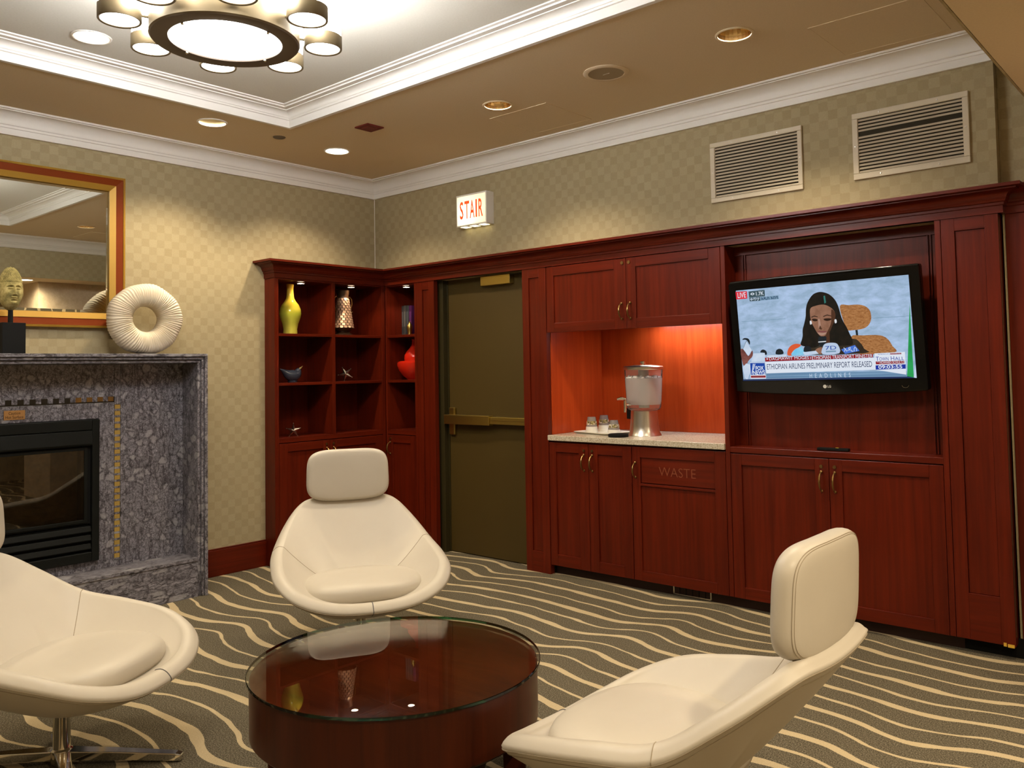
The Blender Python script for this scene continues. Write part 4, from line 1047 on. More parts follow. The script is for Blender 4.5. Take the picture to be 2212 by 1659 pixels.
for nme, c, c2, sc, stx in (('wall', (140, 168, 192), (182, 206, 240), 9, (1, 1, 2.2)), ('hair', (10, 13, 12), (34, 27, 20), 30, (1, 1, 1)), ('skin', (130, 90, 68), (160, 116, 94), 14, (1, 1, 1)),
        ('skind', (78, 48, 32), None, 1, 1), ('lip', (128, 72, 72), None, 1, 1), ('light', (176, 138, 120), None, 1, 1), ('eye', (44, 26, 18), None, 1, 1), ('pearl', (225, 228, 232), None, 1, 1),
        ('wicker', (132, 78, 36), (196, 140, 88), 60, (1, 1, 3)), ('body', (44, 34, 26), (60, 52, 40), 12, (1, 1, 1)), ('orange', (222, 92, 52), None, 1, 1), ('cyan', (110, 196, 236), (150, 214, 240), 30, (1, 1, 1)),
        ('dark', (26, 34, 40), None, 1, 1), ('paper', (190, 208, 232), (214, 226, 242), 20, (1, 1, 1)), ('flag', (188, 206, 232), None, 1, 1), ('blue', (72, 118, 214), None, 1, 1), ('red', (150, 24, 34), None, 1, 1),
        ('live', (226, 44, 62), None, 1, 1), ('grey', (62, 84, 92), None, 1, 1), ('greyl', (118, 152, 176), None, 1, 1), ('green', (26, 142, 70), (44, 168, 92), 8, (1, 1, 1)), ('white', (206, 220, 240), None, 1, 1),
        ('bwhite', (226, 234, 246), None, 1, 1), ('navy', (34, 52, 92), None, 1, 1), ('clock', (26, 52, 160), None, 1, 1), ('foxblue', (24, 70, 166), None, 1, 1), ('band', (84, 122, 158), (128, 164, 196), 3, (0.4, 1, 40)), ('blob', (98, 52, 48), (150, 92, 84), 16, (1, 1, 1)), ('teal', (48, 120, 110), None, 1, 1)):
    pic(nme, c, c2, sc, stx if isinstance(stx, tuple) else (1, 1, 1))
TVP={'live':[(-0.001,0.987),(0.074,0.983),(0.073,0.903),(0.001,0.903)],'eyebox':[(0.085,0.979),(0.188,0.979),(0.187,0.911),(0.086,0.912)],'subd':[(0.087,0.91),(0.156,0.908),(0.156,0.867),(0.088,0.87)],'subl':[(0.158,0.907),(0.271,0.909),(0.272,0.869),(0.156,0.869)],'hair':[(0.524,0.906),(0.566,0.878),(0.598,0.817),(0.615,0.742),(0.625,0.649),(0.636,0.586),(0.653,0.523),(0.665,0.461),(0.676,0.409),(0.674,0.348),(0.606,0.343),(0.566,0.336),(0.533,0.359),(0.532,0.421),(0.486,0.352),(0.45,0.334),(0.409,0.348),(0.379,0.371),(0.388,0.423),(0.395,0.465),(0.398,0.528),(0.41,0.59),(0.422,0.663),(0.428,0.746),(0.44,0.808),(0.466,0.872),(0.491,0.9)],'face':[(0.454,0.743),(0.486,0.768),(0.533,0.774),(0.572,0.738),(0.593,0.684),(0.59,0.612),(0.572,0.552),(0.553,0.492),(0.522,0.451),(0.504,0.448),(0.485,0.48),(0.47,0.531),(0.455,0.596),(0.449,0.66)],'neck':[(0.514,0.459),(0.553,0.497),(0.55,0.358),(0.51,0.361)],'browl':[(0.456,0.657),(0.473,0.667),(0.493,0.656),(0.492,0.649),(0.472,0.658),(0.457,0.648)],'browr':[(0.525,0.656),(0.549,0.67),(0.571,0.655),(0.571,0.648),(0.548,0.661),(0.525,0.647)],'eyel':[(0.458,0.632),(0.474,0.636),(0.49,0.625),(0.488,0.611),(0.473,0.608),(0.462,0.616)],'eyer':[(0.527,0.627),(0.547,0.631),(0.57,0.625),(0.566,0.611),(0.546,0.604),(0.529,0.613)],'nose':[(0.494,0.529),(0.503,0.564),(0.511,0.527),(0.52,0.537),(0.507,0.517)],'noselight':[(0.494,0.623),(0.504,0.622),(0.506,0.538),(0.494,0.529)],'lipu':[(0.483,0.497),(0.495,0.506),(0.51,0.502),(0.539,0.502),(0.532,0.486),(0.509,0.488)],'lipl':[(0.485,0.49),(0.509,0.483),(0.537,0.485),(0.52,0.462),(0.499,0.461)],'earl':[(0.445,0.613),(0.454,0.615),(0.456,0.585),(0.446,0.578)],'earr':[(0.588,0.612),(0.598,0.613),(0.599,0.582),(0.589,0.576)],'shade':[(0.574,0.717),(0.593,0.684),(0.59,0.612),(0.572,0.552),(0.553,0.492),(0.531,0.463),(0.551,0.523),(0.568,0.594)],'shine':[(0.536,0.862),(0.545,0.866),(0.548,0.793),(0.538,0.784)],'rest':[(0.623,0.746),(0.674,0.75),(0.724,0.748),(0.761,0.728),(0.784,0.685),(0.79,0.629),(0.786,0.579),(0.769,0.531),(0.741,0.504),(0.697,0.495),(0.652,0.498),(0.641,0.555)],'post':[(0.698,0.495),(0.711,0.495),(0.711,0.439),(0.7,0.44)],'back':[(0.672,0.43),(0.738,0.437),(0.824,0.431),(0.865,0.393),(0.888,0.322),(0.895,0.253),(0.676,0.262)],'body':[(0.676,0.409),(0.719,0.365),(0.738,0.303),(0.744,0.258),(0.441,0.262),(0.42,0.336),(0.486,0.352),(0.53,0.359)],'orange':[(0.296,0.265),(0.299,0.318),(0.318,0.363),(0.35,0.384),(0.382,0.369),(0.357,0.33),(0.33,0.268)],'cyan':[(0.32,0.264),(0.336,0.316),(0.363,0.341),(0.381,0.348),(0.395,0.312),(0.4,0.269)],'mic1':[(0.395,0.317),(0.401,0.346),(0.418,0.358),(0.434,0.348),(0.44,0.319),(0.436,0.293),(0.397,0.296)],'papers':[(0.388,0.291),(0.466,0.302),(0.482,0.269),(0.399,0.259)],'flag7':[(0.504,0.263),(0.508,0.335),(0.526,0.372),(0.571,0.377),(0.596,0.354),(0.6,0.267)],'bluesign':[(0.612,0.305),(0.69,0.344),(0.713,0.283),(0.632,0.258)],'micb':[(0.486,0.436),(0.51,0.449),(0.533,0.44),(0.53,0.396),(0.521,0.35),(0.489,0.352)],'micband':[(0.485,0.396),(0.53,0.399),(0.529,0.389),(0.484,0.386)],'hand':[(0.463,0.307),(0.485,0.332),(0.508,0.33),(0.506,0.273),(0.476,0.27)],'armic':[(0.017,0.455),(0.032,0.473),(0.056,0.465),(0.066,0.434),(0.062,0.396),(0.051,0.435),(0.038,0.453)],'cardw':[(0.043,0.436),(0.074,0.334),(0.048,0.273),(0.018,0.351)],'carde':[(0.013,0.338),(0.043,0.444),(0.046,0.436),(0.023,0.354)],'redblob':[(-0.0,0.339),(0.02,0.349),(0.048,0.273),(0.076,0.334),(0.076,0.273),(0.046,0.22),(0.026,0.165),(0.007,0.189)],'box1':[(0.081,0.3),(0.155,0.301),(0.158,0.252),(0.151,0.203),(0.064,0.208)],'box2':[(0.17,0.273),(0.29,0.276),(0.289,0.247),(0.163,0.246)],'hd1':[(0.127,0.308),(0.136,0.333),(0.151,0.337),(0.166,0.317),(0.168,0.284),(0.155,0.279),(0.149,0.302)],'hd2':[(0.226,0.313),(0.235,0.332),(0.252,0.338),(0.268,0.321),(0.27,0.281),(0.226,0.28)],'wbox':[(0.005,0.15),(0.03,0.193),(0.059,0.175),(0.053,0.098),(0.029,0.01),(0.013,0.033)],'green':[(0.995,0.731),(0.99,0.372),(0.986,0.0),(0.951,-0.001),(0.971,0.326)],'wsl':[(0.985,0.0),(1.002,0.13),(1.002,-0.0)],'banner_r':[(0.155,0.249),(0.784,0.25),(0.785,0.212),(0.155,0.206)],'banner_w':[(0.153,0.203),(0.792,0.21),(0.791,0.09),(0.156,0.078)],'town':[(0.793,0.253),(0.953,0.258),(0.951,0.035),(0.791,0.09)],'townred':[(0.797,0.173),(0.946,0.173),(0.946,0.144),(0.797,0.144)],'clock':[(0.795,0.134),(0.952,0.137),(0.951,0.094),(0.794,0.091)],'fox':[(0.056,0.203),(0.151,0.195),(0.152,0.021),(0.053,0.024)],'foxblue':[(0.058,0.197),(0.151,0.192),(0.151,0.067),(0.056,0.067)],'foxred':[(0.057,0.057),(0.151,0.056),(0.151,0.033),(0.056,0.034)],'head':[(0.154,0.081),(0.953,0.072),(0.955,0.016),(0.153,0.024)],'foot':[(-0.001,0.017),(0.953,0.021),(1.001,-0.002),(-0.0,-0.002)]}
TVT={'live':(0.012,0.916,0.066,0.974),'k17':(0.132,0.926,0.181,0.966),'eye':(0.096,0.933,0.122,0.962),'amd':(0.092,0.87,0.152,0.905),'aml':(0.162,0.87,0.267,0.904),'n1':(0.181,0.218,0.424,0.25),'bar':(0.432,0.218,0.435,0.243),'n2':(0.442,0.212,0.782,0.248),'head':(0.163,0.12,0.776,0.178),'town':(0.799,0.178,0.948,0.219),'amer':(0.811,0.237,0.874,0.248),'amer2':(0.877,0.236,0.934,0.25),'how':(0.814,0.148,0.944,0.172),'clock':(0.809,0.097,0.934,0.133),'fox':(0.091,0.116,0.143,0.16),'news':(0.072,0.068,0.149,0.113),'hl':(0.419,0.021,0.654,0.065),'seven':(0.523,0.306,0.585,0.345),'seven2':(0.524,0.282,0.582,0.296),'bs':(0.627,0.275,0.699,0.327),'slash':(0.058,0.076,0.07,0.191)}
pm = MB(); LAY = [0]
def UV(u, v): return (-0.4595+0.919*u, -0.0019-0.00012*LAY[0], -0.2535+0.507*v)
def poly(key, m, smooth_n=0):
    LAY[0] += 1; pm.mi = PICI[m]
    pts = key if isinstance(key, list) else TVP[key]
    if smooth_n:
        n = len(pts); q = []
        for i in range(n):
            p0, p1, p2, p3 = [pts[(i+d) % n] for d in (-1, 0, 1, 2)]
            for s in range(smooth_n):
                t = s/smooth_n
                q.append(tuple(0.5*((2*p1[c])+(-p0[c]+p2[c])*t+(2*p0[c]-5*p1[c]+4*p2[c]-p3[c])*t*t+(-p0[c]+3*p1[c]-3*p2[c]+p3[c])*t**3) for c in (0, 1)))
        pts = q
    pm.add([UV(min(1, max(0, u)), min(1, max(0, v))) for u, v in pts], [tuple(range(len(pts)))])
def txt(body, rect, m, bold=0.0):
    LAY[0] += 1; pm.mi = PICI[m]
    put_text(pm, body, TVT[rect] if isinstance(rect, str) else rect, UV, bold)
def rc_(u0, v0, u1, v1): return [(u0, v0), (u1, v0), (u1, v1), (u0, v1)]
poly(rc_(0, 0, 1, 1), 'wall')
poly(rc_(0.02, 0.652, 0.30, 0.656), 'greyl'); poly(rc_(0.80, 0.60, 1.0, 0.604), 'greyl')
poly('rest', 'wicker', 4); poly('back', 'wicker', 4); poly('post', 'dark')
poly('green', 'green'); poly('wsl', 'white')
poly('body', 'body', 3); poly('hair', 'hair', 4); poly('neck', 'skind'); poly('face', 'skin', 4); poly('shade', 'skind', 3)
poly('browl', 'eye'); poly('browr', 'eye'); poly('eyel', 'eye', 3); poly('eyer', 'eye', 3); poly('noselight', 'light', 3); poly('nose', 'skind'); poly('lipu', 'lip'); poly('lipl', 'light', 3)
poly('earl', 'pearl', 3); poly('earr', 'pearl', 3); poly('shine', 'teal')
poly('micb', 'dark', 3); poly('micband', 'pearl'); poly('hand', 'skin', 3)
poly('orange', 'orange', 3); poly('cyan', 'cyan', 3); poly('mic1', 'dark', 3); poly('papers', 'paper')
poly('flag7', 'flag', 3); poly('bluesign', 'blue')
txt('7D', 'seven', 'foxblue'); poly(rc_(*TVT['seven2']), 'greyl'); txt('\u12a0\u12f2\u1235', 'bs', 'white')
poly('armic', 'dark', 3); poly('redblob', 'blob', 3); poly('carde', 'dark'); poly('cardw', 'paper')
poly('hd1', 'dark', 3); poly('hd2', 'dark', 3); poly('box1', 'paper'); poly('box2', 'paper'); poly('wbox', 'paper')
poly('live', 'live'); txt('LIVE', 'live', 'bwhite', 0.01)
poly('eyebox', 'grey'); txt('1.7K', 'k17', 'bwhite', 0.012)
poly([(0.096, 0.948), (0.109, 0.962), (0.122, 0.948), (0.109, 0.934)], 'bwhite', 4)
cxy = (0.109, 0.948); poly([(cxy[0]+0.0045*math.cos(a*PI/4), cxy[1]+0.0082*math.sin(a*PI/4)) for a in range(8)], 'grey')
poly('subd', 'grey'); txt('\u1240\u1325\u1273', 'amd', 'white', 0.01); poly('subl', 'greyl'); txt('\u12a0\u12f2\u1235 \u12a0\u1260\u1263', 'aml', 'navy', 0.015)
poly('foot', 'navy'); poly('head', 'band'); txt('H  E  A  D  L  I  N  E  S', 'hl', 'white')
poly('banner_r', 'red')
x_ = 0.165; poly([(x_, 0.222), (x_, 0.246), (x_+0.010, 0.234)], 'bwhite')
txt('DAGMAWIT MOGES', 'n1', 'bwhite', 0.0); poly(rc_(*TVT['bar']), 'white'); txt('ETHIOPIAN TRANSPORT MINISTER', 'n2', 'bwhite', 0.0)
poly('banner_w', 'bwhite'); txt('ETHIOPIAN AIRLINES PRELIMINARY REPORT RELEASED', 'head', 'navy', 0.0)
poly('town', 'bwhite'); txt("AMERICA'S", 'amer', 'foxblue'); poly(rc_(*TVT['amer2']), 'red'); txt('ELECTION HQ', (0.881, 0.2385, 0.930, 0.2475), 'white')
txt('T', (0.799, 0.178, 0.816, 0.219), 'clock'); txt('OWN', (0.817, 0.178, 0.866, 0.212), 'clock'); txt('H', (0.878, 0.178, 0.896, 0.219), 'clock'); txt('ALL', (0.899, 0.178, 0.946, 0.212), 'clock')
poly('townred', 'red'); txt('WITH', (0.803, 0.160, 0.815, 0.170), 'white'); txt('HOWARD SCHULTZ', (0.818, 0.148, 0.944, 0.172), 'bwhite', 0.0)
poly('clock', 'clock'); txt('09:03:55', 'clock', 'bwhite', 0.02)
poly('fox', 'bwhite'); poly('foxblue', 'foxblue')
poly([(0.062, 0.075), (0.066, 0.075), (0.082, 0.186), (0.076, 0.186)], 'bwhite'); poly([(0.074, 0.120), (0.078, 0.120), (0.092, 0.186), (0.087, 0.186)], 'bwhite')
txt('FOX', 'fox', 'bwhite', 0.03); txt('NEWS', 'news', 'bwhite', 0.02); poly('foxred', 'red'); poly(rc_(0.068, 0.042, 0.140, 0.049), 'lip')
pm.build('screen_picture', PICM, scr, local=True)
# maker's mark and power light on the lower bezel
lgm = MB(); lgm.prism([(0.002+0.0095*math.cos(2*PI*i/20), -0.290+0.0095*math.sin(2*PI*i/20)) for i in range(20)], lambda p, y: (p[0], y, p[1]), -0.0068, -0.006)
put_text(lgm, 'LG', (0.016, -0.2965, 0.034, -0.2835), lambda u, v: (u, -0.0066, v), 0.02)
lgm.build('badge', mat('badge_silver', (0.55, 0.54, 0.50), 0.4, emit=(1, 1, 0.95), strength=0.05), tv, local=True)
MB().tube([(0.405+0.016*math.cos(a), -0.0065, -0.288+0.013*math.sin(a)) for a in [PI*1.02+PI*0.96*i/10 for i in range(11)]], 0.0012, 6).build('power_light', W_CHROME, tv, local=True)
# ------------------------------------------------------------------ ceiling fittings
cz = (2.469, -2.706)
ch = thing('chandelier', 'large bronze chandelier with glowing central drum ringed by small lit cylinders', 'chandelier', (cz[0], cz[1], 2.63))
C3 = (cz[0], cz[1], 0)
MB().lathe([(0.268, 2.636), (0.272, 2.640), (0.272, 2.715), (0.266, 2.715), (0.266, 2.640)], C3, 96, close=True).build('ring_band', W_BRONZE, ch, smooth=True)
MB().lathe([(0.266, 2.634), (0.268, 2.6365), (0.212, 2.650), (0.206, 2.642), (0.206, 2.636), (0.212, 2.634)], C3, 96, close=True).build('ring_underside', W_BRONZED, ch, smooth=True)
MB().lathe([(0, 2.642), (0.2055, 2.642), (0.2055, 2.650), (0, 2.650)], C3, 64).build('diffuser', W_DISC, ch, smooth=True)
MB().lathe([(0.255, 2.7155), (0.258, 2.716), (0.258, 2.955), (0.255, 2.955)], C3, 64, close=True).build('drum_glass', W_CYL, ch, smooth=True)
MB().lathe([(0, 2.955), (0.265, 2.955), (0.265, 2.999), (0, 2.999)], C3, 64).build('canopy', W_BRONZE, ch, smooth=True)
for a in (15, 105, 195, 285):
    a = math.radians(a); MB().ball((cz[0]+0.208*math.cos(a), cz[1]+0.208*math.sin(a), 2.632), 0.006, 10, 6).build('finial', W_CHROME, ch, smooth=True)
for k in range(8):
    a = math.radians(20.5+45*k); c = (cz[0]+0.366*math.cos(a), cz[1]+0.366*math.sin(a), 0)
    bnd = MB().lathe([(0.066, 2.662), (0.072, 2.659), (0.0745, 2.662), (0.0745, 2.712), (0.071, 2.712), (0.0715, 2.668), (0.066, 2.668)], c, 40, close=True).build('small_band', W_BRONZE, ch, smooth=True)
    MB().lathe([(0, 2.664), (0.0655, 2.664), (0.0655, 2.668), (0, 2.668)], c, 32).build('small_diffuser', W_DISC, bnd, smooth=True)
    MB().lathe([(0.069, 2.7125), (0.071, 2.7125), (0.071, 2.930), (0.069, 2.930)], c, 32, close=True).build('small_glass', W_CYL, bnd, smooth=True)
    MB().lathe([(0, 2.930), (0.073, 2.930), (0.073, 2.940), (0, 2.940)], c, 32).build('cap', W_BRONZE, bnd, smooth=True)
    d = Vector((math.cos(a), math.sin(a), 0))
    MB().tube([Vector(C3)+d*0.262+Vector((0, 0, 2.690)), Vector(C3)+d*0.296+Vector((0, 0, 2.690))], 0.006, 8).build('link', W_BRONZE, bnd, smooth=True)
    MB().tube([Vector(C3)+d*0.240+Vector((0, 0, 2.962)), Vector(c)+Vector((0, 0, 2.938))], 0.006, 8).build('arm', W_BRONZE, bnd, smooth=True)

# recessed lamps: holes cut in the ceiling, then trim, reflector and lamp
DL = [((0.652, -1.770), HC, 'deep', 'recessed downlight with cream reflector nearest the mirror'),
      ((0.637, -0.840), HC, 'lens', 'bright recessed downlight above the display shelving'),
      ((2.131, -0.811), HC, 'gold', 'gold reflector downlight between the red ceiling plate and the round speaker'),
      ((3.635, -0.819), HC, 'gold', 'gold reflector downlight in front of the wall vents'),
      ((1.221, -2.699), 3.0, 'lens', 'bright recessed downlight in the raised ceiling beside the chandelier'),
      ((3.715, -2.699), 3.0, 'lens', 'recessed downlight in the raised ceiling on the corridor side of the chandelier'),
      ((2.131, -4.620), HC, 'lens', 'added fill downlight over the room edge behind the cream chairs'),  # this lamp and the next are out of view, added as fill
      ((3.635, -4.620), HC, 'lens', 'added fill downlight over the room edge close to the corridor'),
      ((0.652, -3.900), HC, 'deep', 'recessed downlight over the far end of the fireplace'),
      ((5.000, -0.930), HL, 'lens', 'recessed downlight in the low ceiling reflected in the mirror'),
      ((6.500, -1.800), HL, 'lens', 'added fill downlight in the low ceiling beyond the stone pier'),  # from here on: unseen lamps added to fill from the corridor side
      ((5.700, -3.300), HL, 'lens', 'added fill downlight in the low ceiling over the corridor middle'),
      ((5.700, -5.600), HL, 'lens', 'added fill downlight in the low ceiling over the corridor end')]
ceil_objs = [o for o in bpy.data.objects if o.name.split('.')[0] == 'ceiling']
def cut(objs, holes):
    mb = MB()
    for (x, y, z, r) in holes: mb.lathe([(0, z-0.01), (r, z-0.01), (r, z+0.096), (0, z+0.096)], (x, y, 0), 32)
    c = mb.build('cutter', W_CEIL); c_loc = c.location.copy()
    bpy.context.view_layer.update()
    for o in objs:
        md = o.modifiers.new('holes', 'BOOLEAN'); md.operation = 'DIFFERENCE'; md.object = c; md.solver = 'EXACT'
        bpy.context.view_layer.update()
        me = bpy.data.meshes.new_from_object(o.evaluated_get(bpy.context.evaluated_depsgraph_get()))
        o.modifiers.clear(); o.data = me
    bpy.data.objects.remove(c)
cut(ceil_objs, [(x, y, z, 0.078) for (x, y), z, k, l in DL])
for (x, y), z, kind, lb in DL:
    d = thing('downlight', lb, 'light', (x, y, z-0.006))
    MB().lathe([(0.0765, z-0.004), (0.082, z-0.006), (0.089, z-0.003), (0.089, z-0.0003), (0.0765, z-0.0003)], (x, y, 0), 40, close=True).build('trim_ring', W_WHITE if kind != 'gold' else W_CEIL, d, smooth=True)
    if kind == 'lens':
        MB().lathe([(0, z-0.003), (0.076, z-0.002), (0.076, z+0.004), (0, z+0.004)], (x, y, 0), 32).build('lens', W_BULB, d, smooth=True)
    else:
        seg = 24; mb = MB(); prof = [(0.0765, z), (0.075, z+0.020), (0.066, z+0.050), (0.045, z+0.078), (0.0, z+0.080)]
        mb.lathe(prof, (x, y, 0), seg)
        mb.build('reflector', W_REFL if kind == 'gold' else mat('cream_reflector', (0.80, 0.72, 0.50), 0.35, 0.5), d, smooth=(kind != 'gold'))
        MB().ball((x, y, z+0.062), 0.019, 12, 8).build('bulb', W_BULBD, d, smooth=True)
    low = z < 2.6
    P = P_LOW if low else (P_TRAY if z > 2.95 else P_DOWN)
    if 'reflected in the mirror' in lb: P *= 0.35
    spot((x, y, z-0.012 if kind == 'lens' else z+0.030), P, 160 if low else 124, 1.0 if low else 0.5, 0.045)

sp = thing('ceiling_speaker', 'round tan ceiling speaker with perforated grille', 'speaker', (2.904, -0.815, HC-0.008))
MB().lathe([(0.094, HC-0.007), (0.112, HC-0.007), (0.120, HC-0.003), (0.120, HC-0.0004), (0.094, HC-0.0004)], (2.904, -0.815, 0), 48, close=True).build('rim', W_CEIL, sp, smooth=True)
MB().lathe([(0, HC-0.0065), (0.0935, HC-0.0055), (0.0935, HC-0.002), (0, HC-0.002)], (2.904, -0.815, 0), 40).build('grille', mat('speaker_grille', (0.34, 0.27, 0.17), 0.7), sp, smooth=True)
MB().box(2.885, 2.925, -0.8165, -0.8135, HC-0.0085, HC-0.0060).build('badge', W_STEEL, sp)
sk = MB().lathe([(0, HC-0.006), (0.034, HC-0.006), (0.040, HC-0.002), (0.040, HC-0.0004), (0, HC-0.0004)], (0.656, -1.308, 0), 28)
tag(sk.build('sprinkler_cover', mat('brown_cover', (0.10, 0.072, 0.04), 0.6), None, smooth=True), 'small dark round sprinkler cover in the ceiling', 'cover')
rp_ = thing('alarm_plate', 'dark red square plate on the ceiling near the tray corner', 'plate', (1.251, -1.047, HC-0.01))
MB().box(1.186, 1.316, -1.112, -0.982, HC-0.008, HC-0.0005).build('plate', W_RED, rp_, bevel=0.002)
MB().box(1.216, 1.286, -1.082, -1.012, HC-0.0095, HC-0.0075).build('cover', W_RED, rp_, bevel=0.001)

# ------------------------------------------------------------------ coffee table
TC = (3.160, -2.480)
tbq = thing('coffee_table', 'round dark wood coffee table with glass top, its drum raised on legs', 'table', (TC[0], TC[1], 0))
T3 = (TC[0], TC[1], 0)
MB().lathe([(0, 0.200), (0.440, 0.200), (0.462, 0.204), (0.474, 0.216), (0.474, 0.386), (0.4725, 0.3875), (0, 0.3875)], T3, 128).build('drum', W_TABLED, tbq, smooth=True)
MB().lathe([(0, 0.3878), (0.470, 0.3878), (0.472, 0.3885), (0.470, 0.3895), (0, 0.3895)], T3, 128).build('tabletop', W_TABLE, tbq, smooth=True)
gt = MB().lathe([(0, 0.4005), (0.4820, 0.4005)], T3, 128).lathe([(0, 0.3905), (0.4820, 0.3905)], T3, 128).build('glass_top', W_GLASSE, tbq, smooth=True)
MB().lathe([(0.4822, 0.3905), (0.484, 0.392), (0.484, 0.399), (0.4822, 0.4005)], T3, 128, close=True).build('glass_edge', W_GLASSR, gt, smooth=True)
for k in range(4):
    a = math.radians(38+90*k); cx, cy = TC[0]+0.395*math.cos(a), TC[1]+0.395*math.sin(a)
    mb = MB()
    for (z0_, z1_, s0, s1) in ((0.0, 0.1995, 0.034, 0.042),):
        q = [(-1, -1), (1, -1), (1, 1), (-1, 1)]
        ca, sa = math.cos(a), math.sin(a)
        vs = [(cx+s0*(p[0]*ca-p[1]*sa), cy+s0*(p[0]*sa+p[1]*ca), z0_) for p in q]+[(cx+s1*(p[0]*ca-p[1]*sa), cy+s1*(p[0]*sa+p[1]*ca), z1_) for p in q]
        mb.add(vs, [(3, 2, 1, 0), (4, 5, 6, 7), (0, 1, 5, 4), (1, 2, 6, 5), (2, 3, 7, 6), (3, 0, 4, 7)])
    mb.build('leg', W_TABLED, tbq, bevel=0.003)
MB().lathe([(0, 0.06), (0.30, 0.06), (0.30, 0.1995), (0, 0.1995)], T3, 48).build('plinth', W_DARK, tbq, smooth=True)

# ------------------------------------------------------------------ lounge chairs
RIM = [(0, .350, .338), (.172, .338, .350), (.302, .278, .390), (.370, .155, .440), (.380, -.02, .476), (.365, -.197, .512),
       (.315, -.33, .598), (.252, -.425, .672), (.185, -.460, .700), (.09, -.470, .698), (0, -.472, .696)]
def cr(pts, n):
    out = []; N = len(pts)
    for i in range(N):
        p0, p1, p2, p3 = [Vector(pts[(i+d) % N]) for d in (-1, 0, 1, 2)]
        for s in range(n):
            t = s/n; out.append(0.5*((2*p1)+(p2-p0)*t+(2*p0-5*p1+4*p2-p3)*t*t+(3*p1-p0-3*p2+p3)*t**3))
    return out
full = [Vector(p) for p in RIM]+[Vector((-p[0], p[1], p[2])) for p in RIM[-2:0:-1]]
SUBN = 6
rim = cr(full, SUBN); NR = len(rim)
def frame_at(i):
    R = rim[i]; cen = Vector((0, -0.07, 0)); n = Vector((R.x*1.0, (R.y-cen.y)*1.0, 0)); n.normalize()
    back = max(0.0, min(1.0, (R.z-0.42)/0.26))
    return R, n, back
def up_open(pts, n):
    P = [pts[0]*2-pts[1]]+list(pts)+[pts[-1]*2-pts[-2]]; out = []
    for i in range(1, len(P)-2):
        p0, p1, p2, p3 = P[i-1:i+3]
        for s in range(n):
            t = s/n; out.append(0.5*((2*p1)+(p2-p0)*t+(2*p0-5*p1+4*p2-p3)*t*t+(3*p1-p0-3*p2+p3)*t**3))
    out.append(P[-2]); return out
def up_prof(lay, n):
    return [(max(0.0, v.x), v.y) for v in up_open([Vector((a, b, 0)) for a, b in lay], n)]
def section(i):
    R, n, b = frame_at(i); HT = 0.040-0.012*b
    B = Vector((0, -0.06, 0.205)); Fl = Vector((0, -0.02, 0.292))
    top = R-Vector((0, 0, HT)); Co = top+n*HT; Ci = top-n*HT
    pts = [B]
    for s in (0.16, 0.34, 0.52, 0.70, 0.86, 1.0):
        hxy = s**(0.80+0.10*b); hz = s**(1.9-0.75*b)
        pts.append(Vector((B.x+(Co.x-B.x)*hxy, B.y+(Co.y-B.y)*hxy, B.z+(Co.z-B.z)*hz)))
    for a in (35, 75, 110):
        a = math.radians(a); pts.append(top+n*HT*math.cos(a)+Vector((0, 0, HT*math.sin(a))))
    a = math.radians(132); Ci = top+n*HT*math.cos(a)+Vector((0, 0, HT*math.sin(a))); pts.append(Ci)
    pw = 1.85-0.50*b
    for s in (0.10, 0.22, 0.36, 0.52, 0.70, 0.86, 1.0):
        q = Ci.lerp(Fl, s); q.z = Ci.z+(Fl.z-Ci.z)*(1-(1-s)**pw); pts.append(q)
    return up_open(pts, 3)
SEC = [section(i) for i in range(NR)]
